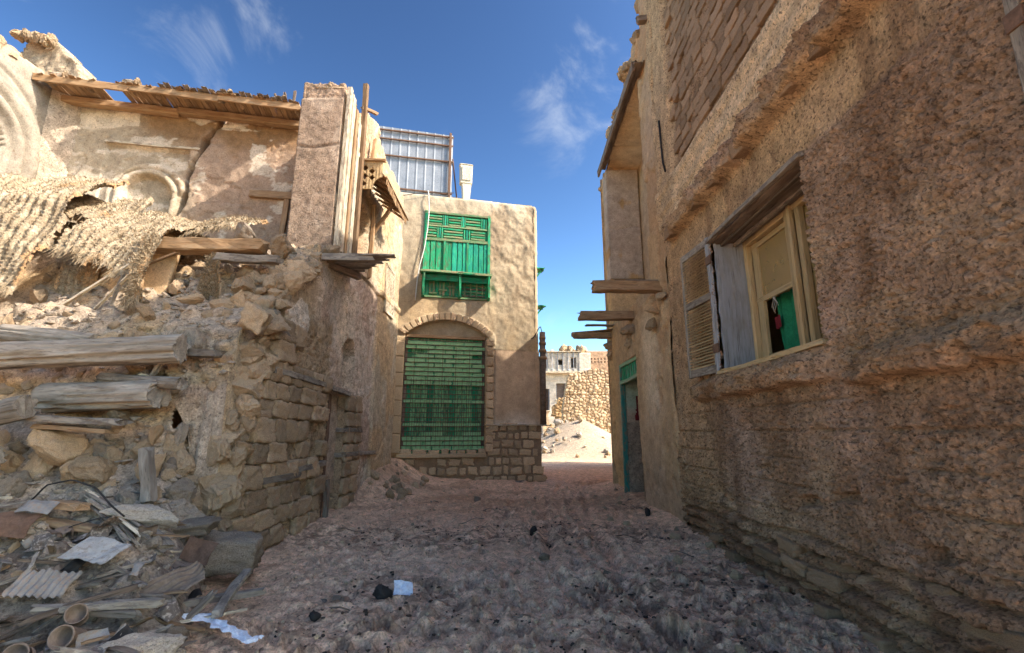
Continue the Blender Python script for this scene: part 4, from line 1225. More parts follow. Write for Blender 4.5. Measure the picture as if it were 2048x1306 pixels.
# leaning slab of fallen parapet behind the side wall
def slab_d(u, v): return .14 * (fb2(u * 2, v * 2, 171, 4) - .5) + .05 * (fb2(u * 9, v * 9, 172, 3) - .5)
slab_top = lambda u: np.interp(u, [0, .35, .5, 1.05, 1.3, 1.7, 2.05], [8.9, 10.1, 10.42, 10.4, 10.15, 9.75, 8.8])
hf('parapet_slab', (-11.55, 9.35, 0), (1, 0, 0), (0, 0, 1), (0, -1, 0), np.linspace(0, 2.05, 60), np.linspace(7.6, 10.6, 90), slab_d,
   lambda u, v: mixc3((.33, .27, .21), (.45, .39, .31), fb2(u * 3, v * 3, 173, 5)), m_left, lh,
   lambda u, v: v < slab_top(u) + .15 * (fb2(u * 6, u * 3, 174, 3) - .5), .5)
for k in range(9):
    inst('parapet_stone', RK['co'[k % 2]][k % 10], (-11.2 + .1 * k, 9.2, 10.4 - .02 * k), (k, 2 * k, k), (.17, .15, .12), lh)
for k in range(16):
    q = k / 15
    inst('parapet_stone', RK['oc'[k % 2]][k % 10], (XI - .15 + .1 * math.sin(k), 6.3 + 2.6 * q, 8.78 + .1 * math.sin(k * 2)), (k, 2 * k, k), (.16, .18, .10), lh)
plank('fallen_rafter', (XI + .25, 6.4, 6.3), (XI + .45, 8.6, 5.6), .14, .12, m_orange, lh)
# outer wall on the far side so the ruin is a volume
hf('rear_wall', (XI - .5, 9.9, 0), (1, .16, 0), (0, 0, 1), (0, 1, 0), np.linspace(0, 6.6, 40), np.linspace(-.2, 8.4, 40), flat, tanc, m_left, lh)
hf('outer_wall', (XI - 2.2, 0, 0), (0, 1, 0), (0, 0, 1), (-1, 0, 0), np.linspace(5, 13.8, 30), np.linspace(-.2, 7.6, 30), flat, tanc, m_left, lh)

# ================================================================== RUBBLE SLOPE
PY = np.array([1.0, 3.0, 3.5, 4.2, 4.9, 5.45, 5.85, 6.02, 6.2, 6.5, 7.1, 7.5, 8.2, 9.0, 10.0])
PZ = np.array([.0, .06, .22, .46, .76, 1.05, 1.5, 2.1, 2.7, 3.15, 3.6, 4.2, 4.85, 5.1, 5.2])
def rub_fall(x, y):
    xe = -3.35 + np.clip(6 - y, 0, 9) * .60
    return np.where(y < 6.0, sst(0, 1, (xe - x) / .85), np.where(x < XL - .15, 1.0, sst(0, 1, (-3.35 - x) / .85)))
def rub_base(x, y):
    z = np.interp(y, PY, PZ)
    z = z + sst(6.6, 8, y) * .45 * sst(-5.2, -7.5, x)
    return z * rub_fall(x, y)
def rub_noise(x, q, z):
    n1 = fb3(x * 1.1, q * 1.1, z * 1.1, 181, 4) - .5
    n2 = fb3(x * 3.6, q * 3.6, z * 3.6, 183, 4, .55) - .5
    f1, f2, cid = worley(x * 3.3, (q + z) * 3.3, 185)
    st = (1 - sst(.15, .55, f1)) * (cid > .35)
    n3 = fb3(x * 16, q * 16, z * 16, 187, 3, .6) - .5
    return .30 * n1 + .16 * n2 + .09 * st + .045 * n3
rx = np.concatenate([np.arange(-11.5, -7.2, .10), np.arange(-7.2, -1.2, .026)])
seg = np.hypot(np.diff(PY), np.diff(PZ)); arc = np.concatenate([[0], np.cumsum(seg)])
ts = np.concatenate([np.arange(0, 1.4, .2), np.arange(1.4, arc[-1] - 1.2, .027), np.linspace(arc[-1] - 1.2, arc[-1], 14)])
TX, TT = np.meshgrid(rx, ts, indexing='ij')
RY = np.interp(TT, arc, PY); RZ0 = np.interp(TT, arc, PZ)
fall = rub_fall(TX, RY)
RZ = (RZ0 + sst(6.6, 8, RY) * .45 * sst(-5.2, -7.5, TX)) * fall
nn = rub_noise(TX, RY, RZ0)
steep = sst(5.3, 5.9, RY) * (1 - sst(6.3, 6.9, RY))
amp = .35 + .65 * sst(0, .6, RZ)
ny = -(.25 + .75 * steep); nzv = 1 - .85 * steep
# hollow under the tilted boards, lower left
hol = np.exp(-((TX + 3.35) / .75) ** 2 - ((RY - 3.75) / .42) ** 2)
RZ = RZ - .38 * hol
RYd = RY + ny * nn * amp; RZd = RZ + nzv * nn * amp * fall - .25 * (1 - fall) * sst(.6, 1, 1 - fall)
Vr = np.stack([TX, RYd, RZd], -1).reshape(-1, 3)
n2 = fb3(TX * 1.6, RY * 1.6, RZ0 * 1.6, 191, 4)
Cr = mixc3((.33, .27, .225), (.44, .37, .31), fb3(TX * 5, RY * 5, RZ0 * 5, 192, 3))
Cr = mixc3(Cr, (.44, .33, .21), sst(.5, .65, n2) * sst(1.2, 2.0, RZ0) * .8)
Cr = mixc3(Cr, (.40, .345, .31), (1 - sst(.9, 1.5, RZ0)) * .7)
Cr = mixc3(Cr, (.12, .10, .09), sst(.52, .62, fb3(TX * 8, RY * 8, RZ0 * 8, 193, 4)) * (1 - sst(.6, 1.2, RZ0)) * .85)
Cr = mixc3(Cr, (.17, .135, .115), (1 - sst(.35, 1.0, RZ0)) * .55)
idx = np.arange(TX.size).reshape(TX.shape)
F = np.stack([idx[:-1, :-1], idx[1:, :-1], idx[1:, 1:], idx[:-1, 1:]], -1).reshape(-1, 4)
fx = TX[:-1, :-1].reshape(-1); fy = RY[:-1, :-1].reshape(-1); fz = RZ0[:-1, :-1].reshape(-1); ff = fall[:-1, :-1].reshape(-1)
def pit(cx, cz, rx_, rz_): return ((fx - cx) / rx_) ** 2 + ((fz - cz) / rz_) ** 2 < 1
keep = (ff > .02) & ~((fy > 5.86) & (fx > XL - .14)) & ~pit(-5.2, 3.75, .22, .2) & ~pit(-4.35, 2.32, .24, .10) & ~pit(-4.0, 1.84, .16, .11) & ~pit(-5.1, 1.92, .3, .05)
F = F[keep]
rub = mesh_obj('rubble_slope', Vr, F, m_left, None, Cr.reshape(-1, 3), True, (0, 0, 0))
tag(rub, kind='structure')
def rub_at(x, t):
    """a point on the slope, by distance along it"""
    i = int(np.clip(np.searchsorted(rx, x), 1, len(rx) - 1)); j = int(np.clip(np.searchsorted(ts, t), 1, len(ts) - 1))
    return Vector((float(rx[i]), float(RYd[i, j]), float(RZd[i, j])))
def t_of(y): return float(np.interp(y, PY, arc))
def rub_y(x, y): return rub_at(x, t_of(y))

# ------------------------------------------------------------------ stones in the slope
LM = [('the longest log', (-5.2, 5.5, 2.45)), ('the tip of the longest log', (-4.0, 5.6, 2.6)), ('the thick pale log', (-4.7, 5.6, 2.0)), ('the ochre boulder', (-5.05, 5.5, 1.45)), ('the orange beam', (-4.8, 7.1, 4.45)),
      ('the plastered hollow', (-6.2, 6.9, 3.6)), ('the broken wall end', (-3.6, 6.2, 1.8)), ('the leaning bark covered post', (-3.85, 5.3, 1.15)), ('the dry palm ribs', (-3.75, 4.85, .85)),
      ('the pale paper sheet', (-3.42, 4.25, .66)), ('the level grey batten', (-3.05, 3.9, .35)), ('the pale pitted boulder', (-2.52, 3.62, .13)), ('the crossed slats', (-2.1, 4.85, .18)), ('the rusty plate', (-4.45, 4.5, .8)),
      ('the split log end', (-5.6, 5.2, 1.75)), ('the hanging strip of matting', (-4.5, 7.0, 3.8)), ('the narrow mat strip', (-6.7, 6.9, 3.6)), ('the broad far left mat', (-7.4, 6.6, 3.9)), ('the squared dark block', (-3.12, 5.6, .4)),
      ('the long pale board', (-4.7, 5.3, 1.72)), ('the squared tan boulder', (-4.55, 5.42, 1.22)), ('the buckled ribbed sheet', (-2.82, 4.25, .36)), ('the flat topped grey boulder', (-3.62, 5.55, .7)), ('the brown cans', (-3.06, 3.76, .25))]
def relation(p):
    b = min(LM, key=lambda l: (Vector(l[1]) - p).length)
    q = Vector(b[1]); du = p.x / p.y - q.x / q.y; dv = (p.z - 1.6) / p.y - (q.z - 1.6) / q.y
    dist = 'just' if (q - p).length < .35 else ('a little' if (q - p).length < .7 else 'well')
    w = ('right of' if du > 0 else 'left of') if abs(du) > abs(dv) else ('above' if dv > 0 else 'below')
    return dist + ' ' + w + ' ' + b[0]
SHAPES = ['blunt', 'squat', 'angular', 'slanted', 'lumpy', 'wedge shaped', 'flat sided', 'pointed', 'rounded', 'knobbly']
def near_label(p, s, kd, i):
    sz = 'tiny' if s < .075 else 'small' if s < .10 else 'middling' if s < .14 else 'large'
    return sz + ' ' + SHAPES[i % 10] + ' ' + {'c': 'tan', 'o': 'ochre', 'g': 'grey'}[kd] + ' stone ' + relation(p)
rb = random.Random(77)
def top_rock(kind, k, loc, rot, sc, label, group=None, name='fallen_stone', cat='stone'):
    o = inst(name, RK[kind][k % 10], loc, rot, sc)
    return tag(o, label, cat, group)
kinds = 'cocgco'
zone = [  # x0 x1 y0 y1 n smin smax label group
    (-7.2, -3.5, 5.55, 6.25, 120, .07, .20, 'rough tan coral stone bedded in the torn face of the collapsed wall among the logs', 'coral stones in the collapsed wall face'),
    (-7.4, -3.5, 6.3, 8.3, 70, .07, .17, 'ochre coral stone lying on the upper slope of the collapse beside the palm mats', 'stones on the upper rubble slope'),
    (-6.5, -3.2, 4.5, 5.5, 70, .05, .16, 'dusty grey stone on the sandy slope below the stacked logs', 'stones on the sandy slope below the logs'),
    (-5.2, -2.2, 3.0, 4.5, 52, .035, .10, 'small dusty stone among the sticks and tins at the foot of the heap', 'small stones at the foot of the heap')]
for (x0, x1, y0, y1, n, s0, s1, lab, grp) in zone:
    k = 0
    while k < n:
        x = rb.uniform(x0, x1); y = rb.uniform(y0, y1)
        if y < 6 and x > -3.35 + (6 - y) * .60 - .15: continue
        p = rub_y(x, y)
        s = s0 + (s1 - s0) * rb.random() ** 1.8
        kd = ('g' if y < 5.5 and rb.random() < .7 else kinds[rb.randrange(6)])
        ri = rb.randrange(10)
        top_rock(kd, ri, p + Vector((0, -.25 * s, .15 * s)), (rb.uniform(0, 6), rb.uniform(0, 6), rb.uniform(0, 6)),
                 (s * rb.uniform(.9, 1.4), s * rb.uniform(.7, 1.1), s * rb.uniform(.6, .9)), near_label(p, s, kd, ri), grp)
        k += 1
# boulders one can single out
top_rock('p', 3, (-2.52, 3.62, .13), (.3, .2, .5), (.26, .24, .22), 'large pale pitted boulder at the bottom of the heap, left of the plastic bag', None, 'boulder', 'boulder')
top_rock('o', 1, (-4.55, 5.42, 1.22), (.5, .1, .3), (.25, .2, .17), 'squarish tan boulder resting on the sand below the lowest log', None, 'boulder', 'boulder')
top_rock('o', 4, (-5.05, 5.50, 1.45), (.2, .4, 1.3), (.28, .22, .22), 'rounded ochre boulder wedged under the stub of the lowest log', None, 'boulder', 'boulder')
top_rock('g', 2, (-3.62, 5.55, .70), (.1, .2, .4), (.27, .24, .20), 'grey flat topped boulder on the sand slope near the broken wall end', None, 'boulder', 'boulder')
top_rock('c', 5, (-4.25, 6.15, 2.35), (.1, .5, .4), (.20, .18, .16), 'tan boulder poking from the wall face just right of the long upper log', None, 'boulder', 'boulder')
top_rock('g', 6, (-4.35, 7.35, 4.72), (.3, .2, 1.4), (.30, .2, .17), 'dark grey lump lying on top of the slope behind the orange beam', None, 'boulder', 'boulder')
top_rock('c', 7, (-3.68, 7.15, 4.52), (.6, .4, .4), (.2, .2, .24), 'brown boulder perched at the right end of the orange beam', None, 'boulder', 'boulder')
top_rock('p', 8, (-2.86, 3.18, .15), (.4, 1, .4), (.20, .2, .16), 'grey speckled rock in the bottom left corner below the junk', None, 'boulder', 'boulder')
top_rock('p', 1, (-3.55, 4.9, .83), (.1, .2, .9), (.34, .20, .12), 'white dusted slab lying flat below the grey frond bundle', None, 'stone_slab', 'slab')
o = inst('cut_block', BLK['grey'][0], (-3.12, 5.70, .30), (.1, .05, .35), (.58, .4, .36)); tag(o, 'dark squared block half buried at the foot of the broken wall end', 'block')
o = inst('cut_block', BLK['grey'][1], (-3.42, 5.35, .62), (.15, -.1, .2), (.55, .34, .12)); tag(o, 'thin dark coping block lying on the squared block at the wall foot', 'block')
o = inst('cut_block', BLK['left'][2], (-3.38, 6.15, 3.05), (.1, .4, .35), (.3, .3, .3)); tag(o, 'loose pale block on the broken shoulder of the lane wall', 'block')
# gravel and chips over the slope, and litter of grit over the lane
rs = np.random.RandomState(9)
pts = []; sz = []
for k in range(4200):
    x = rs.uniform(-7.4, -1.5); y = 2.9 + rs.rand() ** .8 * 5.2
    if y < 6 and x > -3.35 + (6 - y) * .60 - .05: continue
    if y > 6.1 and x > XL - .15: continue
    p = rub_y(x, y); pts.append((p.x, p.y - .01, p.z + .006)); sz.append(.010 + .055 * rs.rand() ** 2.6)
g1 = stuff_rocks('rubble_chips', np.array(pts), np.array(sz), m_coral_g, sub=1, seed=2)
tag(g1, 'stone chips and crumbs scattered all over the collapsed slope', 'rubble')
pts = []; sz = []
for k in range(5200):
    x = rs.uniform(-3.3, 2.8); y = 2.6 + 12 * rs.rand() ** 1.7
    pts.append((x, y, gz(x, y) + .002)); sz.append((.004 + .018 * rs.rand() ** 4) * (1 + y * .05))
g2 = stuff_rocks('lane_grit', np.array(pts), np.array(sz), m_coral, sub=1, seed=3)
tag(g2, 'grit and crumbs of stone strewn over the trodden lane', 'grit')
pts = []; sz = []
for k in range(3800):
    x = rs.uniform(-2.6, 2.8); y = 2.6 + 8 * rs.rand() ** 1.5
    if fb2(np.array([x * .75 + 3]), np.array([y * .75]), 35, 4)[0] < .47: continue
    pts.append((x, y, gz(x, y) + .003)); sz.append(.005 + .022 * rs.rand() ** 3)
m_dung = M_rock('dark_clods', (.055, .042, .036), (.10, .078, .065), None, 8, 60)
g3 = stuff_rocks('dark_crumbs', np.array(pts), np.array(sz), m_dung, sub=1, seed=4)
tag(g3, 'dark crumbs of dried dung trodden into the lane', 'dung')

# ------------------------------------------------------------------ palm mats
def mat_mesh(name, x0, x1, prof, label, skew=0, rag=.25, ribs=9., amp=.055, seed=1, drop=.0, noise=.16):
    nx = int((x1 - x0) / .02); prof = np.array(prof, float)
    sg = np.hypot(np.diff(prof[:, 0]), np.diff(prof[:, 1])); ar = np.concatenate([[0], np.cumsum(sg)])
    nt = int(ar[-1] / .022)
    u, t = np.meshgrid(np.linspace(0, x1 - x0, nx), np.linspace(0, ar[-1], nt), indexing='ij')
    y = np.interp(t, ar, prof[:, 0]); z = np.interp(t, ar, prof[:, 1])
    # soften the corners of the profile
    for _ in range(10):
        y[:, 1:-1] = (y[:, :-2] + 2 * y[:, 1:-1] + y[:, 2:]) / 4; z[:, 1:-1] = (z[:, :-2] + 2 * z[:, 1:-1] + z[:, 2:]) / 4
    n1 = fb2(u * 1.3 + seed, t * 1.1, 200 + seed, 3) - .5
    uu = u + .10 * (fb2(u * 2, t * 2, 210 + seed, 3) - .5)
    ph = uu * ribs
    rib = np.abs(np.sin(ph * np.pi)) ** .7 * (.45 + .9 * fb2(u * 3, t * 3, 215 + seed, 3))
    chev = .5 + .5 * np.sin(t * 95 + np.abs((ph % 1) - .5) * 9)
    fuzz = fb2(u * 26, t * 22, 220 + seed, 3, .65) - .5
    d = noise * 2 * n1 + amp * (1.5 * rib + .5 * rib * chev) + .045 * fuzz
    ty = np.gradient(y, axis=1); tz = np.gradient(z, axis=1); L = np.hypot(ty, tz) + 1e-9
    nyv = tz / L; nzv = -ty / L                                   # outward: up and towards the lane
    s = np.sign(nzv.mean() - nyv.mean())
    z = z - drop * np.maximum(x0 + u + 8.1, 0)
    P = np.stack([x0 + u + skew * t, y + d * nyv * s, z + d * nzv * s], -1)
    n = fb2(u * 6, t * 3, 230 + seed, 4)
    C = mixc3((.29, .24, .175), (.42, .36, .28), n)
    C = mixc3(C, (.27, .195, .125), (1 - sst(.1, .55, rib)) * .75)
    C = mixc3(C, (.47, .42, .34), sst(.55, .65, fb2(u * 12, t * 9, 240 + seed, 3)) * .7)
    C = mixc3(C, (.42, .25, .12), sst(.60, .68, fb2(u * 1.8, t * 1.5, 245 + seed, 4)) * .7)
    idx = np.arange(u.size).reshape(u.shape)
    F = np.stack([idx[:-1, :-1], idx[1:, :-1], idx[1:, 1:], idx[:-1, 1:]], -1)
    edge = ar[-1] - rag * (fb2(u * 1.6, u * 0, 250 + seed, 3) + .5 * fb2(u * 14, u * 0, 251 + seed, 2))
    sidew = .10 * fb2(t * 4, t * 0, 252 + seed, 3)
    kp = ((t < edge) & (u > sidew) & (u < x1 - x0 - sidew))[:-1, :-1]
    o = mesh_obj(name, P.reshape(-1, 3), F[kp], m_mat, None, C.reshape(-1, 3), True)
    tag(o, label, 'mat')
    # loose fibre ends along the hem and over the face
    rs_ = np.random.RandomState(seed)
    ii = rs_.randint(1, u.shape[0] - 2, 4200); jj = (u.shape[1] - 2 - (rs_.rand(4200) ** 1.2) * (u.shape[1] - 4)).astype(int)
    ok = kp[np.clip(ii, 0, kp.shape[0] - 1), np.clip(jj, 0, kp.shape[1] - 1)]
    ii, jj = ii[ok], jj[ok]
    base = P[ii, jj]
    near_hem = (t[ii, jj] > edge[ii, jj] - .12)
    ln = np.where(near_hem, rs_.uniform(.08, .22, len(ii)), rs_.uniform(.025, .07, len(ii)))
    dirv = np.stack([rs_.normal(0, .5, len(ii)), -.35 - .5 * rs_.rand(len(ii)), np.where(near_hem, -1.0, rs_.normal(0, .6, len(ii)))], -1)
    dirv /= np.linalg.norm(dirv, axis=1)[:, None]
    side = np.cross(dirv, rs_.normal(0, 1, (len(ii), 3))); side /= np.linalg.norm(side, axis=1)[:, None]
    w = .006
    tip = base + dirv * ln[:, None]
    Vf = np.stack([base - side * w, base + side * w, tip + side * w * .3, tip - side * w * .3], 1).reshape(-1, 3)
    Ff = np.arange(len(Vf)).reshape(-1, 4)
    f = mesh_obj('fibre_fringe', Vf, Ff, m_fibre, o)
    f['kind'] = 'stuff'
    return o
m_mat = M_attr('woven_palm_mat', 60, 12, .62, 1.3, 1.0, .02, .95, (32, .55, (.14, .095, .06), .6))
mat_mesh('palm_mat', -8.6, -6.95, [(8.1, 6.05), (7.5, 5.75), (7.0, 5.25), (6.75, 4.6), (6.5, 3.9), (6.3, 3.25)], 'broad ribbed palm mat hanging at the far left over the collapsed wall', .05, .35, 8, .06, 1, drop=.1)
mat_mesh('palm_mat', -7.1, -6.35, [(8.0, 6.0), (7.6, 5.6), (7.25, 5.0), (7.1, 4.4), (6.95, 3.75), (6.85, 3.25)], 'narrow sunken palm mat strip between the two broad mats', .03, .3, 9, .05, 2, drop=.25)
mat_mesh('palm_mat', -6.55, -5.30, [(8.15, 5.9), (7.6, 5.68), (7.1, 5.3), (6.85, 5.0), (6.75, 4.6), (6.72, 4.1)], 'ribbed palm mat with ragged hem over the plastered hollow', -.10, .55, 9, .055, 3, drop=.28)
mat_mesh('palm_mat', -9.0, -5.0, [(9.0, 5.65), (8.4, 5.85), (8.0, 5.8), (7.6, 5.62), (7.3, 5.36), (7.15, 5.1)], 'matted fibre covering strewn across the top of the collapsed roof', 0, .45, 5, .03, 4, drop=.34, noise=.22)
mat_mesh('palm_mat', -4.78, -4.42, [(7.12, 4.32), (7.02, 4.1), (6.95, 3.7), (6.9, 3.15)], 'thin strip of palm matting hanging below the orange beam', .10, .25, 9, .04, 5, noise=.05)
mat_mesh('palm_mat', -5.5, -4.45, [(8.3, 5.35), (7.9, 5.15), (7.55, 4.9), (7.35, 4.72)], 'fibre matting fringe lying behind the orange beam', 0, .3, 6, .05, 6)
mat_mesh('palm_mat', -5.60, -5.28, [(6.95, 4.55), (6.75, 4.2), (6.6, 3.6), (6.5, 3.0)], 'torn edge of fibre hanging beside the plastered hollow', .10, .4, 8, .05, 7, noise=.08)
# tan plaster showing in the hollow
o = hf('plaster_panel', (-7.1, 6.98, 2.95), (1, 0, 0), (0, .16, .99), (0, -1, .15), np.linspace(0, 1.75, 60), np.linspace(0, 1.5, 50),
       lambda u, v: .05 * (fb2(u * 2, v * 2, 261, 4) - .5), lambda u, v: mixc3((.50, .34, .20), (.60, .45, .30), fb2(u * 2, v * 2, 262, 4)), m_pl, None, None, .1)
tag(o, 'smooth tan plaster panel in the hollow under the palm mats', 'plaster')
LOGLAB = [
 ((-7.6, 5.35, 2.33), (-3.98, 5.62, 2.58), .155, .165, m_log, 'longest weathered log, running from the left edge over the others'),
 ((-5.50, 5.75, 2.0), (-4.08, 5.55, 2.04), .17, .165, m_log, 'thick pale log below the longest log with a sawn right end'),
 ((-5.0, 5.85, 2.24), (-3.74, 5.45, 2.14), .07, .075, m_grey, 'slender pale pole lying on the thick pale log'),
 ((-6.8, 5.2, 1.50), (-5.1, 5.15, 1.86), .13, .125, m_log, 'split grey log end at the left edge below the thick log'),
 ((-6.6, 5.5, 1.32), (-5.45, 5.25, 1.34), .14, .13, m_log, 'short lowest log stub at the left edge beside the ochre boulder'),
 ((-6.6, 6.1, 2.86), (-5.3, 6.0, 2.72), .12, .10, m_log, 'dark crusted pole half buried above the longest log'),
]
for (a, b, r0, r1, mt_, lab) in LOGLAB:
    o = logm('timber_log', a, b, r0, r1, mt_, None, .12); tag(o, lab, 'log')
def tp(name, a, b, w, h, mt_, lab, cat='plank', up=(0, 0, 1), group=None, chip=.05, wob=.008):
    o = plank(name, a, b, w, h, mt_, None, up, wob, chip); tag(o, lab, cat, group); return o
tp('timber_beam', (-5.7, 7.05, 4.46), (-3.93, 7.15, 4.46), .26, .20, m_orange, 'squared orange beam lying level under the fibre matting', 'beam')
tp('timber_beam', (-4.55, 7.0, 4.24), (-3.62, 7.1, 4.22), .14, .12, m_grey, 'thin squared beam under the right half of the orange beam', 'beam')
tp('timber_beam', (-5.6, 7.5, 4.2), (-4.5, 7.6, 4.18), .16, .14, m_dark, 'dark beam in shadow inside the hole below the orange beam', 'beam')
tp('timber_board', (-5.35, 5.35, 1.77), (-4.18, 5.28, 1.70), .2, .07, m_grey, 'long pale board below the thick pale log')
tp('timber_board', (-5.2, 5.38, 1.66), (-4.35, 5.30, 1.62), .16, .05, m_brown, 'brown board tucked under the long pale board')
tp('timber_board', (-4.15, 6.0, 2.60), (-3.62, 5.85, 2.54), .15, .09, m_grey, 'short squared timber end jutting beside the tip of the longest log')
tp('stick', (-6.75, 6.78, 3.28), (-5.60, 6.70, 4.02), .05, .03, m_white, 'pale stick leaning steeply in the plastered hollow', 'stick')
tp('stick', (-6.3, 6.74, 3.08), (-5.55, 6.66, 3.84), .05, .025, m_white, 'second pale stick crossing in front of the plastered hollow', 'stick')
tp('stick', (-5.88, 6.72, 3.06), (-5.66, 6.66, 3.82), .05, .02, m_grey, 'short upright lath standing in the plastered hollow', 'stick')
tp('stick', (-6.95, 6.70, 3.25), (-5.95, 6.60, 3.22), .07, .04, m_white, 'level pale batten at the foot of the plastered hollow', 'stick')
tp('stick', (-5.55, 6.8, 4.0), (-5.0, 6.75, 4.22), .05, .03, m_brown, 'brown lath at the top right of the plastered hollow', 'stick')
tp('stick', (-4.55, 5.9, 2.30), (-4.0, 5.75, 2.18), .05, .03, m_white, 'pale lath spanning the dark gap below the longest log', 'stick')
tp('stick', (-4.5, 5.85, 2.12), (-4.28, 5.8, 2.4), .06, .03, m_grey, 'upright grey splinter in the gap below the longest log', 'stick')
tp('fallen_post', (-3.95, 5.36, 1.42), (-3.74, 5.2, .92), .12, .10, m_log, 'short bark covered post leaning on the sand slope', 'post', (1, 0, 0))
# grey frond bundle, lower left centre
for k in range(14):
    a = Vector((-4.20 + .012 * k, 5.02 - .012 * k, 1.02 - .006 * k)); b = Vector((-3.32 + .06 * math.sin(k * 1.7), 4.72 - .03 * k * .6, .66 + .022 * (k % 5) - .004 * k))
    o = tp('palm_rib', a, b, .03, .012, m_grey if k % 3 else m_white, 'dry grey palm rib fanned out over the slope above the white paper', 'palm rib', group='fan of dry palm ribs', wob=.02)
tp('timber_board', (-3.55, 4.92, .72), (-3.08, 4.62, .60), .12, .05, m_grey, 'pale board end at the right of the dry palm ribs')
tp('timber_board', (-4.5, 4.75, .80), (-3.75, 4.7, .74), .14, .05, m_brown, 'reddish board half buried left of the dry palm ribs')
tp('timber_board', (-4.45, 4.85, .93), (-4.05, 4.75, .92), .14, .07, m_brown, 'short brown board end above the reddish board')
tp('timber_board', (-3.50, 3.90, .335), (-2.62, 3.92, .36), .07, .05, m_grey, 'long grey batten lying level over the dark hollow of junk')
tp('timber_board', (-3.55, 3.95, .31), (-2.75, 3.86, .31), .05, .04, m_grey, 'thinner batten alongside the level grey batten')
tp('timber_board', (-3.5, 3.80, .28), (-2.9, 4.05, .44), .05, .04, m_dark, 'dark slanting batten behind the level grey batten')
tp('timber_board', (-2.40, 4.32, .17), (-2.68, 5.25, .22), .08, .045, m_grey, 'upper arm of the crossed grey slats on the lane edge')
tp('timber_board', (-2.82, 4.48, .17), (-2.36, 4.93, .15), .09, .05, m_grey, 'lower arm of the crossed grey slats on the lane edge')
tp('stick', (-3.15, 4.62, .16), (-2.95, 4.85, .30), .035, .03, m_white, 'short pale stick just left of the crossed slats', 'stick')
tp('stick', (-2.75, 4.15, .14), (-2.25, 4.45, .14), .02, .02, m_white, 'thin twig running from the boulder to the plastic bag', 'stick')
tp('timber_board', (-3.3, 4.95, .42), (-2.9, 4.72, .40), .22, .03, m_dark, 'dark tilted board with a shadowed edge under the pale board end')
# junk in the hollow
for k in range(110):
    x = rb.uniform(-4.5, -2.5); y = rb.uniform(3.0, 4.35)
    p = rub_y(x, y); a = rb.uniform(0, 3.14); L = rb.uniform(.12, .5)
    dv = Vector((math.cos(a), math.sin(a) * .6, rb.uniform(-.3, .4))).normalized() * L * .5
    c = p + Vector((0, 0, .04 + .05 * rb.random()))
    tp('splinter', c - dv, c + dv, rb.uniform(.02, .07), rb.uniform(.012, .03), (m_grey, m_dark, m_brown, m_grey)[k % 4],
       ['grey', 'dark', 'brown', 'pale grey'][k % 4] + (' long' if L > .33 else ' short') + ' wood splinter ' + relation(c), 'splinter', group='splinters in the hollow of junk')
for k in range(36):
    x = rb.uniform(-6.5, -3.2); y = rb.uniform(4.3, 5.6)
    p = rub_y(x, y); a = rb.uniform(-.6, .6); L = rb.uniform(.2, .6)
    dv = Vector((math.cos(a), math.sin(a) * .5, rb.uniform(-.15, .15))).normalized() * L * .5
    tp('splinter', p - dv + Vector((0, -.03, .04)), p + dv + Vector((0, -.03, .04)), rb.uniform(.02, .05), rb.uniform(.012, .025), (m_grey, m_white, m_brown, m_dark)[k % 4],
       ['grey', 'whitish', 'brown', 'dark'][k % 4] + (' long' if L > .4 else ' short') + ' dry stick ' + relation(p), 'stick', group='sticks on the sandy slope')
def bent_sheet(name, c, sx, sy, rot, mt_, corr=0, curl=.06, seed=0):
    u, v = np.meshgrid(np.linspace(-sx / 2, sx / 2, 40), np.linspace(-sy / 2, sy / 2, 26), indexing='ij')
    w = curl * 2 * (fb2(u * 5 + seed, v * 5, 270 + seed, 3) - .5) + corr * np.sin(u * 2 * np.pi / .05)
    P = np.stack([u + .03 * (fb2(v * 6, v * 0 + seed, 271, 2) - .5) * 2 * (np.abs(u) / sx), v + .05 * (fb2(u * 5, u * 0 + seed, 272, 2) - .5) * (np.abs(v) / sy) * 2, w], -1).reshape(-1, 3)
    P2 = P - np.array([0, 0, .006])
    idx = np.arange(u.size).reshape(u.shape)
    F = np.stack([idx[:-1, :-1], idx[1:, :-1], idx[1:, 1:], idx[:-1, 1:]], -1).reshape(-1, 4)
    n = len(P)
    me = np_mesh(name, np.concatenate([P, P2]), np.concatenate([F, F[:, ::-1] + n]), mt_)
    return inst(name, me, c, rot)
tag(bent_sheet('paper_sheet', (-3.42, 4.25, .66), .40, .26, (.5, .1, -.15), m_paper, 0, .05, 1), 'creased pale grey paper sheet on the heap above the hollow of junk', 'paper')
tag(bent_sheet('corrugated_sheet', (-3.62, 4.05, .47), .36, .24, (.5, .15, .25), m_tin, .012, .06, 2), 'crumpled ribbed tin strip below the pale paper sheet', 'sheet metal')
tag(bent_sheet('corrugated_sheet', (-2.82, 4.25, .36), .26, .55, (.55, .55, -.55), m_clay, .010, .10, 3), 'buckled brown ribbed sheet standing at the right side of the hollow', 'sheet metal')
tag(bent_sheet('torn_sheet', (-4.3, 4.6, .95), .26, .14, (.6, .2, .2), m_tin, 0, .06, 4), 'small bluish torn sheet at the left edge above the rusty plate', 'sheet metal')
tag(bent_sheet('rusty_plate', (-4.45, 4.5, .80), .42, .22, (1.0, .1, .15), m_rust, 0, .05, 5), 'rust brown plate tilted at the left edge of the heap', 'sheet metal')
tag(bent_sheet('rusty_plate', (-2.95, 4.85, .52), .3, .2, (1.1, .1, -.2), m_rust, 0, .04, 6), 'rusty flap under the dry palm ribs beside the dark tilted board', 'sheet metal')
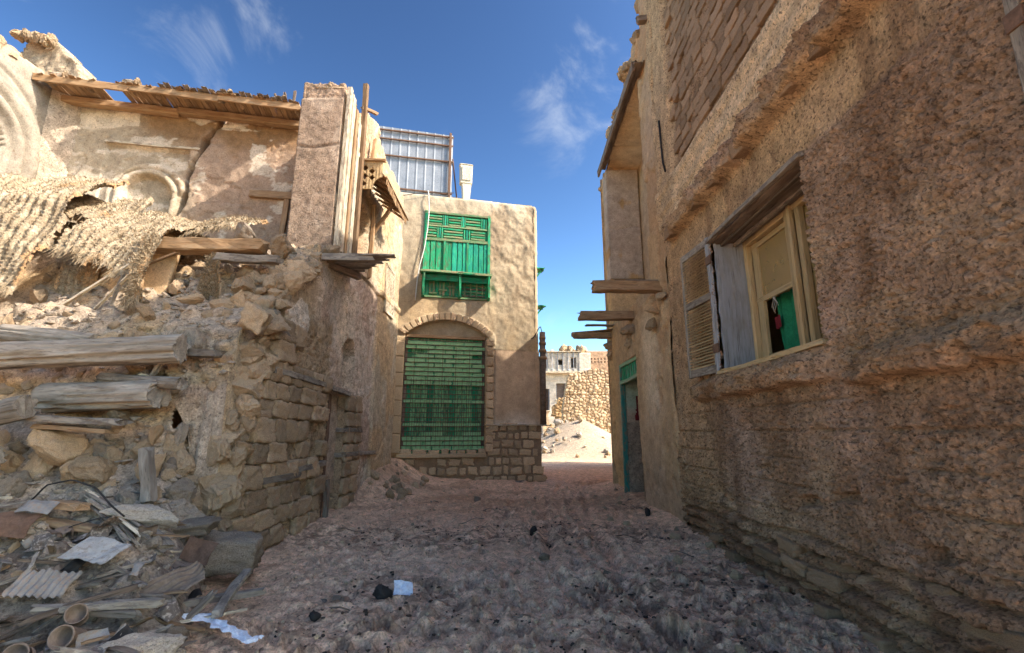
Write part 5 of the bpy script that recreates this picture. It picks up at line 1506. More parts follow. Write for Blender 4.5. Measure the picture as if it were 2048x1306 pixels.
for k in range(58):
    x = rb.uniform(-4.5, -2.6); y = rb.uniform(3.1, 4.7); p = rub_y(x, y)
    tag(bent_sheet('scrap', p + Vector((0, 0, .07)), rb.uniform(.10, .24), rb.uniform(.08, .16), (rb.uniform(-.2, 1.2), rb.uniform(-.6, .6), rb.uniform(0, 6)),
        (m_scrap, m_clay, m_tin, m_scrap, m_black)[k % 5], 0, .13, 10 + k), ['dusty brown', 'clay brown', 'dented tin', 'earthy', 'black'][k % 5] + ' crumpled scrap ' + relation(p), 'scrap', 'crumpled scraps in the hollow of junk')
def pot(name, c, rot, r0, r1, h, mt_, lab):
    prof = [(0.0, 0), (r0, 0), (r0 * 1.02, .1 * h), (r0 * .97, .12 * h), ((r0 + r1) / 2, .55 * h), (r1 * .98, .9 * h), (r1 * 1.04, .93 * h), (r1 * 1.04, h), (r1 * .9, h), (r1 * .85, .5 * h), (0, .48 * h)]
    k = 24; V = []; F = []
    for i, (r, z) in enumerate(prof):
        for j in range(k):
            a = 2 * math.pi * j / k
            V.append((max(r, .001) * math.cos(a) * (1 + .04 * math.sin(2 * a + i)), max(r, .001) * math.sin(a), z))
    for i in range(len(prof) - 1):
        for j in range(k):
            F.append((i * k + j, i * k + (j + 1) % k, (i + 1) * k + (j + 1) % k, (i + 1) * k + j))
    me = np_mesh(name, np.array(V), np.array(F), mt_)
    o = inst(name, me, c, rot); tag(o, lab, 'pot'); return o
pot('tin_can', (-3.02, 3.72, .20), (.9, .9, -.3), .065, .07, .22, m_clay, 'dented brown can lying on its side right of the other one in the hollow')
pot('tin_can', (-3.12, 3.82, .30), (1.0, .7, .2), .06, .062, .17, m_clay, 'dented brown can standing tilted above its neighbour in the hollow')
pot('clay_cup', (-3.2, 3.55, .16), (1.2, -.3, .4), .055, .075, .14, m_clay, 'reddish cup lying in the lower part of the hollow')
tube_pts = [(-4.55, 4.72, .9), (-4.35, 4.7, 1.12), (-4.1, 4.68, 1.17), (-3.85, 4.66, 1.10), (-3.65, 4.62, .95), (-3.5, 4.6, .86)]
def smooth_pts(P, n=30):
    P = np.array(P); t = np.linspace(0, len(P) - 1, n)
    return [tuple(np.interp(t, range(len(P)), P[:, i])[k] for i in range(3)) for k in range(n)]
tag(tube('wire', smooth_pts(tube_pts), .008, m_black, None, 6), 'black wire arching over the heap left of the dry palm ribs', 'wire')
tag(tube('wire', smooth_pts([(-4.15, 4.55, .66), (-3.95, 4.6, .78), (-3.75, 4.62, .84), (-3.6, 4.62, .86)]), .006, m_black, None, 6), 'thinner black wire below the arching one', 'wire')
# plastic bag
def bag(name, path, w, mt_, lab, cat, seed):
    P = np.array(smooth_pts(path, 60))
    V = []; k = 14
    for i, p in enumerate(P):
        ww = w * (.45 + .8 * vn2(np.array([i * .22]), np.array([seed * 1.]), seed)[0])
        for j in range(k):
            q = j / (k - 1) - .5
            n = fb2(np.array([i * .25]), np.array([q * 7 + seed]), seed, 3)[0]
            V.append((p[0] + q * ww * .25, p[1] + q * ww, p[2] + .02 + .10 * (n - .3) * w * 5 * (1 - 2 * abs(q) * .6)))
    F = [(i * k + j, i * k + j + 1, (i + 1) * k + j + 1, (i + 1) * k + j) for i in range(len(P) - 1) for j in range(k - 1)]
    o = mesh_obj(name, np.array(V), np.array(F), mt_); tag(o, lab, cat); return o
bag('plastic_bag', [(-2.66, 4.32, .12), (-2.50, 4.31, .11), (-2.36, 4.24, .10), (-2.22, 4.14, .10), (-2.08, 4.06, .09), (-1.95, 3.95, .08), (-1.88, 4.0, .07)], .13, m_plastic, 'twisted white and blue plastic bag lying on the lane by the crossed slats', 'plastic bag', 6)
# litter on the lane
def lane(name, mesh, x, y, dz, rot, sc, lab, cat):
    o = inst(name, mesh, (x, y, gz(x, y) + dz), rot, sc); tag(o, lab, cat); return o
me_blk = np_mesh('lump', ROCKV[2][0], ROCKV[2][1], m_black)
lane('rubbish_lump', me_blk, -1.27, 5.12, .05, (0, 0, .4), (.11, .09, .09), 'black crumpled lump in the middle of the lane next to white paper', 'rubbish')
tag(bent_sheet('crumpled_paper', (-1.13, 5.38, gz(-1.13, 5.38) + .06), .19, .15, (.7, .2, .4), m_plastic, 0, .09, 8), 'crumpled white paper on the lane beside the black lump', 'paper')
lane('rubbish_lump', me_blk, -1.72, 4.62, .03, (1, 0, .4), (.06, .05, .04), 'small black scrap on the lane below the crossed slats', 'rubbish')
lane('rubbish_lump', me_blk, .34, 8.2, .04, (1, 2, .4), (.10, .07, .06), 'dark scrap on the lane halfway to the green building', 'rubbish')
lane('rubbish_lump', me_blk, 2.55, 9.6, .05, (1, 2, 1.4), (.16, .07, .06), 'black strip of rubbish at the foot of the right wall near the doorway', 'rubbish')
lane('lane_stone', RK['g'][3], -.8, 11.7, .08, (0, .2, .4), (.10, .08, .13), 'single upright grey stone on the lane before the green grille', 'stone')
lane('lane_stone', RK['g'][5], .42, 6.75, .02, (0, .2, 1.4), (.16, .08, .05), 'flat grey stone in the middle of the lane', 'stone')
for k in range(26):
    x = rb.uniform(-2.6, 2.6); y = rb.uniform(3.2, 14)
    if abs(x + .8) < .3 and abs(y - 11.7) < 1: continue
    lane('pebble', RK['gc'[k % 2]][k % 10], x, y, .005, (k, k * 2, k), [rb.uniform(.02, .05)] * 3, 'fist sized or smaller stone lying loose on the trodden lane', 'stone')['group'] = 'loose stones on the lane'
for k in range(16):
    x = rb.uniform(1.7, 2.75); y = 4 + k * .6
    lane('wall_stone', RK['oc'[k % 2]][k % 10], min(x, 2.7), y, .02, (k, k * 2, k), [rb.uniform(.04, .10)] * 3, 'crumbled stone lying along the foot of the right wall', 'stone')['group'] = 'stones along the foot of the right wall'
for k in range(26):
    y = 11.3 + 3.4 * rb.random(); x = -3.3 + rb.random() ** 1.5 * 1.0
    lane('bank_stone', RK['co'[k % 2]][k % 10], x, y, .02, (k, k * 2, k), [rb.uniform(.05, .15)] * 3, 'pale broken stone on the sand bank between ruin and green grille', 'stone')['group'] = 'stones on the sand bank by the grille'
for k in range(24):
    x = rb.uniform(-2.8, 2.6); y = rb.uniform(3, 12); a = rb.uniform(-.5, .5)
    L = rb.uniform(.06, .2)
    o = tp('twig', (x - L, y - a * L, gz(x, y) + .012), (x + L, y + a * L, gz(x, y) + .02), .012, .010, m_dark, 'dark dry twig lying on the trodden lane', 'twig', group='twigs on the lane', wob=.04)

# ================================================================== CORNER HOUSE WITH THE GREEN GRILLE
G0 = Vector((-3.75, 15.0, 0)); GD = Vector((4.68, 1.1, 0)).normalized(); GN = Vector((GD.y, -GD.x, 0)); GL = 4.81
ch = empty('corner_house', tuple(G0 + GD * 2.4), 'tan two storey house closing the lane, green grille below, green window above', 'house')
def FP(s, z, d=0):
    p = G0 + GD * s + GN * d
    return (p.x, p.y, z)
AZ0, AR, AC = 3.234, 1.966, 1.67
def in_gate(s, z):
    return (s > .34) & (s < 2.97) & (z > .95) & (z < 4.72) | ((np.hypot(s - AC, z - AZ0) < AR) & (z >= 4.6) & (np.abs(s - AC) < 1.33))
def face_d(s, z):
    n1 = fb2(s * 1.1, z * 1.1, 301, 4) - .5; n2 = fb2(s * 3.6, z * 3.0, 302, 4, .5) - .5; n3 = fb2(s * 12, z * 12, 303, 3) - .5
    rough = .5 + .8 * sst(2.6, 3.3, s) * sst(5.0, 6.2, z)
    d = .07 * n1 + .085 * n2 * rough + .016 * n3
    d = d - .45 * sst(9.50, 9.82, z + .05 * n1) ** 2
    d = d - .30 * sst(4.62, 4.9, s + .04 * n1) ** 2 * sst(1.8, 1.9, z)
    # smooth repaired panel at lower right, and stone plinth below
    d = np.where((s > 3.25) & (z < 4.3) & (z > 1.86), d * .45 - .02, d)
    d = d - .05 * np.exp(-((s - 3.24) / .03) ** 2) * (z < 4.3) * (z > 1.8)
    d = d + .02 * (z < 1.83) * (s > 2.98)
    ring = (np.hypot(s - AC, z - AZ0) < AR + .24) & (z > 4.45) & (np.abs(s - AC) < 1.62)
    d = np.where(ring, d + .05, d)
    d = np.where((np.abs(s - .12) < .24) & (z < 4.6) & (z > .9), d + .03, d)
    d = np.where(in_gate(s, z), -.16 + .03 * n1, d)
    d = np.where((s > .34) & (s < 2.97) & (z > .95) & (z < 4.62), -.34, d)
    d = np.where((s > .80) & (s < 3.06) & (z > 5.94) & (z < 9.0), -.10, d)
    return d
def face_c(s, z):
    n1 = fb2(s * .9, z * .8, 311, 4); n2 = fb2(s * 4, z * 4, 312, 4)
    c = mixc3((.33, .28, .21), (.43, .37, .285), n2)
    c = mixc3(c, (.40, .30, .185), sst(.3, .6, n1) * (1 - sst(5.4, 7.2, z + (s - 1) * .3)) * .85)
    c = mixc3(c, (.46, .34, .21), (1 - sst(1.1, 1.7, s)) * (1 - sst(5.5, 6.2, z)) * .5)
    c = mixc3(c, (.46, .41, .34), sst(8.9, 9.6, z + .5 * (n1 - .5)) * .6)
    c = mixc3(c, (.25, .195, .14), sst(.55, .65, fb2(s * 2, z * .7, 313, 5)) * .6 * sst(5, 6.5, z))
    pan = (s > 3.2) & (z < 4.3) & (z > 1.8)
    c = np.where(pan[..., None], mixc3(mixc3((.43, .32, .23), (.51, .39, .29), n2), (.62, .55, .49), (1 - sst(1.95, 2.5, z + .5 * (n1 - .5) + .35 * np.abs(s - 4.0))) * .9), c)
    c = mixc3(c, (.28, .20, .145), ((z < 1.83) & (s > 2.98)) * 1.0)
    c = mixc3(c, (.30, .215, .15), (z < .86) * 1.0)
    return c
ys = lines(-.35, GL + .02, .035, (.34, 2.97, .80, 3.06, 3.25))
zs = lines(-.1, 9.86, .035, (.95, 4.62, 5.94, 9.0, 1.84))
hf('front_wall', tuple(G0), tuple(GD), (0, 0, 1), tuple(GN), ys, zs, face_d, face_c, m_tan, ch)
side_o = G0 + GD * (GL - .14)
hf('side_wall', tuple(side_o), tuple(-GN), (0, 0, 1), tuple(GD), np.arange(.0, 7, .12), np.arange(-.1, 9.6, .12), lambda u, v: .12 * (fb2(u, v, 321, 4) - .5), lambda u, v: mixc3((.46, .33, .2), (.56, .43, .29), fb2(u * 2, v * 2, 322, 4)), m_tan, ch)
hf('roof', tuple(G0 - GN * .3 + Vector((0, 0, 9.42))), tuple(GD), tuple(-GN), (0, 0, 1), np.linspace(-.3, GL - .1, 20), np.linspace(0, 7, 20), flat, tanc, m_tan, ch)
hf('left_wall', tuple(G0 - GD * .3 - GN * .1), tuple(-GN), (0, 0, 1), tuple(-GD), np.linspace(0, 7, 20), np.linspace(-.1, 9.5, 30), flat, tanc, m_tan, ch)
hf('rear_wall', tuple(G0 - GN * 7), tuple(GD), (0, 0, 1), tuple(-GN), np.linspace(-.3, GL, 20), np.linspace(-.1, 9.5, 30), flat, tanc, m_tan, ch)
rb = random.Random(31)
Rq = frame_quat(GD, (0, 0, 1))                            # local x along the face, y into the house
def stone(nm, key, s, z, w, h, d=.14, dd=.0, tilt=0):
    q = Rq @ Quaternion((0, 1, 0), tilt)
    return inst(nm, BLK[key][rb.randrange(len(BLK[key]))], FP(s, z, dd), q, (w, d, h), ch)
# plinth of squared stones
z = .06; r_ = 0
while z < 1.78:
    h = rb.uniform(.21, .27)
    s = 3.0 + rb.uniform(0, .1) if z > .9 else (-.3 if z < .45 else .0) + rb.uniform(0, .15)
    while s < 4.62:
        w = rb.uniform(.16, .44)
        if rb.random() < .95: stone('plinth_stone', 'base', s + w / 2, z + h / 2 + rb.uniform(-.02, .02), w * rb.uniform(.78, .98), h * rb.uniform(.72, 1.0), .18, .0 + rb.uniform(-.03, .015), rb.uniform(-.10, .10))
        s += w + .035
    z += h + .03; r_ += 1
plank('plinth_cap', FP(2.95, 1.845, .05), FP(5.05, 1.825, .05), .22, .04, m_white, ch, chip=.04)
# jamb stones and arch stones
z = .98
while z < 4.4:
    h = rb.uniform(.38, .62)
    stone('jamb_stone', 'warm', .10, z + h / 2, .46, h * .97, .16, .03)
    z += h
z = .98
while z < 4.5:
    h = rb.uniform(.22, .34)
    stone('jamb_stone', 'base', 3.10, z + h / 2, .22, h * .86, .15, .03)
    z += h
for k in range(17):
    a = R(-42 + 84 * k / 16)
    r_ = AR + .12
    stone('arch_stone', 'warm' if k % 3 else 'base', AC + r_ * math.sin(a), AZ0 + r_ * math.cos(a), .16, .24, .16, .022, a)
stone('sill_stone', 'warm', .9, .90, 1.3, .12, .3, .02); stone('sill_stone', 'warm', 2.25, .90, 1.5, .12, .3, .02)
# the grille: green boarded gate behind rusty bars
gt = box('gate', FP(1.655, 2.78, -.22), tuple(GD * 1.31), tuple(GN * .02), (0, 0, 1.83), m_green, ch)
def gp(n, s0, z0, s1, z1, w, h, mt_, d): return plank(n, FP(s0, z0, d), FP(s1, z1, d), w, h, mt_, gt, up=tuple(GN), wob=.002, chip=.02)
n_l = 14
for k in range(n_l):                                     # upright boards of the gate
    s = .40 + 2.51 * (k + .5) / n_l
    gp('gate_board', s, .98, s, 4.58, .165, .03, m_gboard if k % 4 else m_green, -.185 + .006 * (k % 2))
gp('gate_post', .40, .97, .40, 4.6, .09, .06, m_dark, -.14); gp('gate_post', 2.91, .97, 2.91, 4.6, .09, .06, m_dark, -.14)
rows = np.linspace(1.06, 4.52, 25)
for i, z in enumerate(rows):
    gp('grille_bar', .36, z, 2.95, z + rb.uniform(-.008, .008), .024, .014, m_rust, -.06)
full = {0, 1, 2, 3, 5, 10, 14, 15, 16, 17, 18, 19, 20, 21, 22, 23}
for i in range(24):
    z = (rows[i] + rows[i + 1]) / 2
    if i in full:
        off = (i % 2) * .3 - .25 + rb.uniform(-.04, .04)
        s = .38 + off
        while s < 2.93:
            a, b = max(s, .40), min(s + .545, 2.92)
            if b - a > .1 and not (i in (3, 21, 20) and rb.random() < .3):
                gp('grille_plate', a, z - .01, b, z - .01 + rb.uniform(-.006, .006), .118 if i not in (5, 10) else .08, .014, m_gplate, -.085)
            s += .61
for k in range(34):                                      # thin uprights in the open bands
    s = .45 + 2.43 * k / 33
    z0, z1 = ((1.5, 3.28) if k % 2 == 0 else (1.12, 2.4))
    if k % 6 == 3: z1 = 4.3
    gp('grille_rod', s, z0, s + rb.uniform(-.01, .01), z1, .013, .012, m_dark if k % 3 else m_rust, -.075)
plank('tympanum_board', FP(.38, 4.66, -.08), FP(2.94, 4.66, -.08), .10, .06, m_orange, ch, up=tuple(GN))
# upper window of green joinery
uw = box('window', FP(1.93, 7.47, -.06), tuple(GD * 1.12), tuple(GN * .03), (0, 0, 1.52), m_green, ch)
def up_(n, s0, z0, s1, z1, w, h, mt_, d=.0): return plank(n, FP(s0, z0, d), FP(s1, z1, d), w, h, mt_, uw, up=tuple(GN), wob=.002, chip=.02)
for s in (.84, 3.02): up_('frame', s, 5.95, s, 9.0, .09, .10, m_green)
up_('frame', .80, 8.96, 3.06, 8.98, .08, .10, m_greenp); up_('frame', .80, 7.99, 3.06, 8.02, .10, .09, m_greenp); up_('frame', .80, 6.80, 3.06, 6.82, .08, .10, m_greenp)
up_('frame', .80, 5.98, 3.06, 5.98, .06, .09, m_greenp)
for s in (1.50, 2.28): up_('mullion', s, 6.84, s, 7.96, .07, .08, m_green)
for k in range(12):                                      # shutter boards
    s = .93 + k * .182
    if abs(s - 1.50) < .06 or abs(s - 2.28) < .06: s += .05
    up_('shutter_board', s, 6.86, s, 7.95, .15, .035, m_green2 if k > 4 else m_green, -.01 + .008 * (k % 2))
# patterned top panels: long rails with short uprights between
for (a, b, z0, z1) in ((.90, 1.38, 8.52, 8.90), (1.62, 2.02, 8.52, 8.90), (2.22, 2.70, 8.50, 8.90), (.90, 1.20, 8.08, 8.46), (1.46, 2.10, 8.08, 8.46), (2.40, 2.88, 8.08, 8.42)):
    n = 4
    for k in range(n):
        z = z0 + (z1 - z0) * (k + .5) / n
        up_('panel_slat', a, z, b, z, .055, .03, m_green if k % 2 else m_greenp, .005)
for (a, b, z0, z1) in ((1.40, 1.60, 8.52, 8.9), (2.04, 2.20, 8.52, 8.9), (2.72, 2.96, 8.5, 8.9), (1.22, 1.44, 8.08, 8.46), (2.12, 2.38, 8.08, 8.44)):
    for k in range(3):
        s = a + (b - a) * (k + .5) / 3
        up_('panel_slat', s, z0, s, z1, .045, .03, m_green2 if k % 2 else m_green, .008)
up_('panel_rail', .90, 8.49, 2.98, 8.49, .05, .05, m_greenp, .01)
# shelf on brackets, with boxed panels beneath
plank('shelf', FP(.74, 6.74, .16), FP(3.06, 6.74, .16), .42, .05, m_green, uw)
plank('shelf_edge', FP(.74, 6.745, .38), FP(3.06, 6.745, .38), .03, .075, m_greenp, uw)
plank('shelf_apron', FP(.84, 6.58, .20), FP(2.0, 6.58, .20), .03, .20, m_green, uw); plank('shelf_apron', FP(2.06, 6.58, .20), FP(2.98, 6.58, .20), .03, .20, m_green, uw)
for s in (.84, 2.02, 2.99):
    plank('bracket', FP(s, 5.95, .16), FP(s, 6.7, .20), .36 if s != 2.02 else .3, .07, m_green, uw, up=tuple(GD))
for k in range(9):
    up_('lower_slat', .96 + .11 * k, 6.05, .96 + .11 * k, 6.5, .07, .03, m_greenp if k % 3 else m_green, .0)
for k in range(3):
    up_('lower_slat', 1.05 + .3 * k, 6.1 + .12 * k, 1.3 + .3 * k, 6.1 + .12 * k, .06, .03, m_greenp, .03)
for k in range(4):
    up_('lower_slat', 2.14, 6.08 + .12 * k, 2.90, 6.08 + .12 * k, .05, .03, m_greenp if k % 2 else m_dark, .0)
for k in range(4):
    up_('lower_slat', 2.22 + .2 * k, 6.05, 2.22 + .2 * k, 6.5, .05, .03, m_greenp, .02)
# green brackets of another window round the corner
for z in (7.35, 5.95):
    b = G0 + GD * (GL - .10)
    plank('side_window_shelf', tuple(b + Vector((0, .45, z))), tuple(b + Vector((0, .45, z)) + GD * .30), .5, .05, m_green, ch)
    plank('side_window_bracket', tuple(b + Vector((0, .3, z - .38))), tuple(b + Vector((0, .3, z)) + GD * .26), .06, .05, m_green, ch)
# things on and against the corner house
sc = empty('metal_screen', FP(.4, 9.5, -.35), 'grey ribbed metal screen on rusty rails standing on the roof of the corner house', 'screen')
def scr_d(u, v): return .018 * np.clip(np.cos(u * 2 * np.pi / .305) * 6 - 5, 0, 1) + 0 * v
hf('sheet', FP(-2.0, 9.75, -.42), tuple(GD), (0, 0, 1), tuple(GN), np.arange(0, 3.75, .025), np.linspace(0, 2.55, 12), scr_d, lambda u, v: mixc3((.5, .5, .5), (.5, .5, .5), u * 0), m_sheet, sc)
for z in (12.12, 11.77, 11.13, 9.92):
    plank('rail', FP(-2.0, z, -.36), FP(1.72, z + .06 * (z > 11), -.36), .05, .055, m_rust, sc, up=tuple(GN), wob=.001)
for s in (1.62, -1.9):
    plank('post', FP(s, 9.4, -.33), FP(s, 12.3, -.33), .09, .06, m_rust, sc, up=tuple(GN), wob=.001)
plank('brace', FP(1.72, 11.3, -.34), FP(2.05, 9.45, -1.0), .04, .04, m_rust, sc, wob=.001)
lp = empty('street_lamp', FP(2.22, 9.45, -.4), 'pale street lamp head on a short tapered arm above the roof of the corner house', 'street lamp')
def taper(name, s0, z0, w0, d0, s1, z1, w1, d1, dd, mt_, par):
    V = []
    for (s, z, w, d) in ((s0, z0, w0, d0), (s1, z1, w1, d1)):
        for (a, b) in ((-1, -1), (1, -1), (1, 1), (-1, 1)):
            V.append(FP(s + a * w / 2, z, dd + b * d / 2))
    F = [(0, 1, 2, 3), (4, 7, 6, 5), (0, 4, 5, 1), (1, 5, 6, 2), (2, 6, 7, 3), (3, 7, 4, 0)]
    o = mesh_obj(name, np.array(V), F, mt_, par, None, False)
    bm = bmesh.new(); bm.from_mesh(o.data); bmesh.ops.recalc_face_normals(bm, faces=bm.faces[:])
    bmesh.ops.bevel(bm, geom=bm.edges[:], offset=.025, segments=2, affect='EDGES'); bm.to_mesh(o.data); bm.free()
    return o
taper('arm', 2.24, 9.4, .20, .18, 2.24, 10.42, .36, .22, -.4, m_lampb, lp)
hd = taper('head', 2.22, 10.36, .44, .26, 2.22, 11.12, .47, .24, -.4, m_lampb, lp)
taper('lens', 2.22, 10.46, .33, .06, 2.22, 11.03, .36, .06, -.27, m_lens, hd)
taper('head_cap', 2.22, 11.09, .50, .28, 2.22, 11.15, .50, .28, -.4, m_lampb, hd)
tag(tube('cable', smooth_pts([FP(.86, 9.85, -.2), FP(.88, 9.7, .1), FP(.93, 9.0, .1), FP(.90, 8.3, .1), FP(.82, 7.6, .11), FP(.68, 6.95, .1), FP(.62, 6.3, .08), FP(.60, 5.8, .06)], 24), .018, m_cable, None, 6), 'white cable hanging down the front beside the green window', 'cable')
tag(tube('cable', smooth_pts([FP(-.4, 9.3, .12), FP(.6, 9.6, .1), FP(1.4, 9.75, .02), FP(1.8, 9.95, -.3)], 16), .012, m_black, None, 6), 'thin dark wire running up to the metal screen on the roof', 'cable')
dp = empty('drainpipe', FP(5.0, 1.85, -.15), 'dark pipe with stacked collars at the right corner of the corner house', 'pipe')
tube('pipe', [FP(4.98, 1.85, -.2), FP(4.98, 5.0, -.2)], .10, m_dark, dp, 12)
for k, z in enumerate((4.05, 4.3, 4.55, 4.75)):
    tube('collar', [FP(4.98, z, -.2), FP(4.98, z + .09, -.2)], .15 - .012 * k, m_brown, dp, 14)
tube('hook', smooth_pts([FP(4.98, 4.95, -.2), FP(4.9, 5.2, -.15), FP(4.82, 5.1, -.1), FP(4.6, 4.75, .05), FP(4.5, 4.7, .06)], 14), .015, m_black, dp, 6)
tag(plank('lane_plank', FP(3.3, .08, .55), FP(4.1, .12, .4), .18, .05, m_grey), 'grey plank lying at the foot of the stone plinth', 'plank')

# ================================================================== BEYOND
nb = empty('neighbour_house', (8, 19, 0), 'plain tan plastered house set back behind the doorway house', 'house')
for (nm_, O_, U_, N_, L_) in (('street_wall', (5.3, 14.4, 0), (0, 1, 0), (-1, 0, 0), 10.4), ('front_wall', (5.3, 14.4, 0), (1, 0, 0), (0, -1, 0), 6), ('rear_wall', (5.3, 24.8, 0), (1, 0, 0), (0, 1, 0), 6), ('back_wall', (11.3, 14.4, 0), (0, 1, 0), (1, 0, 0), 10.4)):
    hf(nm_, O_, U_, (0, 0, 1), N_, np.arange(0, L_ + .01, .2), np.arange(-.2, 9.0, .2), lambda u, v: .1 * (fb2(u, v, 331, 4) - .5), tanc, m_tan, nb)
hf('roof', (5.3, 14.4, 8.9), (1, 0, 0), (0, 1, 0), (0, 0, 1), np.linspace(0, 6, 10), np.linspace(0, 10.4, 14), flat, tanc, m_tan, nb)
# broken rubble wall standing in the sun
rw = empty('ruined_wall', (6.3, 36, 0), 'sunlit freestanding rubble wall beyond the end of the lane', 'wall')
def fw_d(u, v):
    f1, f2, cid = worley(u * 3.4, v * 4.4, 341)
    return .09 * sst(.02, .22, f2 - f1) + .08 * cid + .10 * (fb2(u * 2, v * 2, 342, 3) - .5) - .10 * (np.abs(v - 4.35) < .06) - .1 * (np.abs(v - 1.9) < .05)
def fw_c(u, v):
    f1, f2, cid = worley(u * 3.4, v * 4.4, 341)
    c = mixc3((.45, .34, .23), (.60, .48, .35), cid)
    return mixc3((.34, .25, .17), c, sst(.03, .16, f2 - f1))
hf('masonry', (3.75, 36.2, 0), (1, 0, 0), (0, 0, 1), (0, -1, 0), np.arange(0, 6.5, .045), np.arange(0, 6.6, .045), fw_d, fw_c, m_far, rw,
   lambda u, v: v < np.interp(u, [0, .25, .5, 1.0, 2.6, 6.5], [3.2, 4.6, 5.9, 6.1, 6.2, 6.0]) + .3 * (fb2(u * 2, v * .8, 343, 3) - .5), .8)
# distant house with balcony rooms
dh = empty('distant_house', (4.6, 45, 0), 'far pale house with balcony windows at the end of the street', 'house')
def fh_d(u, v): return .12 * (fb2(u * .8, v * .8, 351, 4) - .5) + .06 * (np.abs(v - 6.85) < .5) + .5 * (v > 7.15) * (v < 9.0) * (u > .5)
WINS = [(.35, .65, 7.5, 8.45), (1.55, 2.05, 7.75, 8.25), (2.75, 3.25, 7.45, 8.5), (1.35, 2.25, 4.6, 6.1), (2.85, 3.4, 5.6, 6.1), (.35, .7, 3.6, 5.6), (1.5, 2.1, 1.2, 3.2)]
def fh_keep(u, v):
    k = v < 8.9 + .4 * np.exp(-((u - 1.0) / .3) ** 2)
    for (a, b, c, d) in WINS: k = k & ~((u > a) & (u < b) & (v > c) & (v < d))
    return k
us = lines(0, 4.6, .09, [w[0] for w in WINS] + [w[1] for w in WINS[:4]]); vs = lines(0, 9.4, .09, (7.15, 4.6, 6.1, 7.5, 8.45))
hf('front_wall', (2.75, 45, 0), (1, 0, 0), (0, 0, 1), (0, -1, 0), us, vs, fh_d, lambda u, v: mixc3(mixc3((.50, .46, .42), (.62, .58, .53), fb2(u * 1.5, v * 1.5, 352, 4)), (.50, .36, .22), sst(.5, .6, fb2(u, v * .6, 353, 4)) * (v < 5) * .8), m_far, dh, fh_keep, .5)
hf('backing', (2.5, 46.2, 0), (1, 0, 0), (0, 0, 1), (0, -1, 0), np.linspace(0, 5, 8), np.linspace(0, 8.6, 8), flat, lambda u, v: mixc3((.2, .16, .13), (.25, .2, .16), u * 0), m_far, dh)
hf('roof', (2.7, 45.2, 8.55), (1, 0, 0), (0, 1, 0), (0, 0, 1), np.linspace(0, 4.7, 8), np.linspace(0, 5, 8), flat, tanc, m_far, dh)
for (a, b, c, d) in WINS:
    f = dbox('window', (2.75 + a - .03, 44.75 if c > 7 else 45.05, c), (2.75 + a + .06, 44.9 if c > 7 else 45.2, d), m_bluegrey, dh)
    dbox('frame', (2.75 + b - .06, 44.75 if c > 7 else 45.05, c), (2.75 + b + .03, 44.9 if c > 7 else 45.2, d), m_bluegrey, f)
    dbox('pane', (2.75 + a + .06, 45.3, c), (2.75 + b - .06, 45.34, d), m_dark, f)
    dbox('sill', (2.75 + a - .08, 44.62 if c > 7 else 44.9, c - .12), (2.75 + b + .08, 44.9 if c > 7 else 45.2, c - .02), m_white, f)
dbox('balcony_slab', (2.85, 44.3, 6.98), (6.6, 45.0, 7.14), m_white, dh)
for k in range(7):
    plank('balcony_post', (3.25 + k * .5, 44.42, 7.14), (3.25 + k * .5, 44.42, 8.95), .08, .08, m_bluegrey, dh)
dbox('eave', (2.9, 44.3, 8.93), (6.5, 45.1, 9.03), m_white, dh)
for k in range(26):
    s = rb.uniform(.25, .5)
    inst('parapet_rubble', RK['oc'[k % 2]][k % 10], (4.6 + rb.uniform(0, 2.4), 45.2 + rb.uniform(-.2, .4), 9.05 + rb.uniform(0, .55) * (1 - abs(k - 13) / 15)), (k, k * 2, k), (s, s, s * .7), dh)
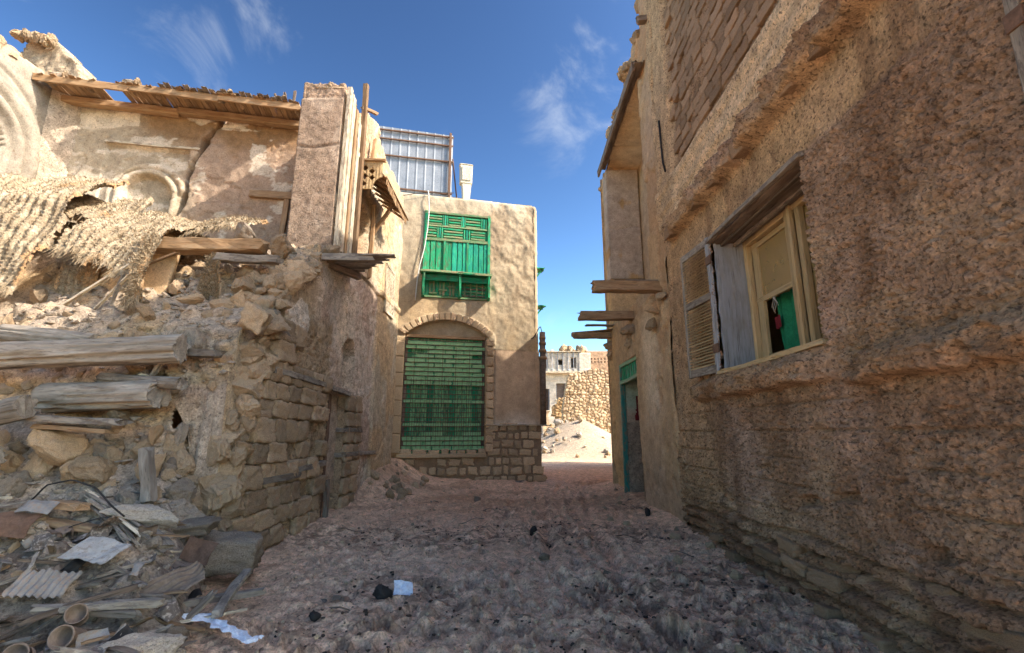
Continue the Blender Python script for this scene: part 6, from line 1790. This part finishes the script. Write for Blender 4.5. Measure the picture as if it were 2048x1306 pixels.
# distant brick parapet with pierced pattern
pb = empty('brick_house', (9, 48, 0), 'far brown brick house with a pierced parapet right of the pale one', 'house')
def pb_keep(u, v):
    q = (v > 8.35) & (v < 8.95)
    hole = q & (np.abs(((u / .34) % 1) - .5) < .22) & (np.abs((((v - 8.35) / .32) % 1) - .5) < .26) & (u > .5)
    return ~hole
hf('front_wall', (6.1, 48, 0), (1, 0, 0), (0, 0, 1), (0, -1, 0), np.arange(0, 7, .05), np.concatenate([np.arange(0, 7, .2), np.arange(7, 9.7, .05)]), lambda u, v: .05 * (fb2(u * 2, v * 4, 361, 3) - .5) + .06 * (v < 7.2),
   lambda u, v: mixc3((.36, .24, .17), (.46, .33, .24), fb2(u * 2, v * 5, 362, 4)), m_far, pb, pb_keep, .3)
hf('backing', (6.1, 49.5, 0), (1, 0, 0), (0, 0, 1), (0, -1, 0), np.linspace(0, 7, 8), np.linspace(0, 9.6, 8), flat, lambda u, v: mixc3((.2, .16, .13), (.25, .2, .16), u * 0), m_far, pb)
# low ochre remnant in front of the far house
lo = empty('wall_stub', (3.4, 38, 0), 'crumbling ochre wall stub left of the sunlit rubble wall', 'wall')
hf('masonry', (2.6, 39.5, 0), (1, 0, 0), (0, 0, 1), (0, -1, 0), np.arange(0, 2.2, .06), np.arange(0, 4.4, .06), fw_d, lambda u, v: mixc3((.42, .28, .15), (.56, .41, .25), fb2(u * 3, v * 3, 371, 4)), m_far, lo,
   lambda u, v: (v < np.interp(u, [0, .6, .65, 1.1, 1.15, 2.2], [1.6, 2.3, 3.6, 3.9, 4.6, 4.4]) + .2 * (fb2(u * 4, v, 372, 3) - .5)) & ~((np.abs(u - .75) < .16) & (v < 2.9)) & ~((np.abs(u - 1.45) < .1) & (v < 2.4)), .6)
for k in range(40):
    x = rb.uniform(1.9, 7.4); y = rb.uniform(29, 36)
    if x > .2036 * y: continue
    lane('spoil_stone', RK['po'[k % 2]][k % 10], x, y, .05, (k, k * 2, k), [rb.uniform(.08, .28)] * 3, 'pale stone on the sunlit spoil heap beyond the lane', 'stone')['group'] = 'stones on the far spoil heap'
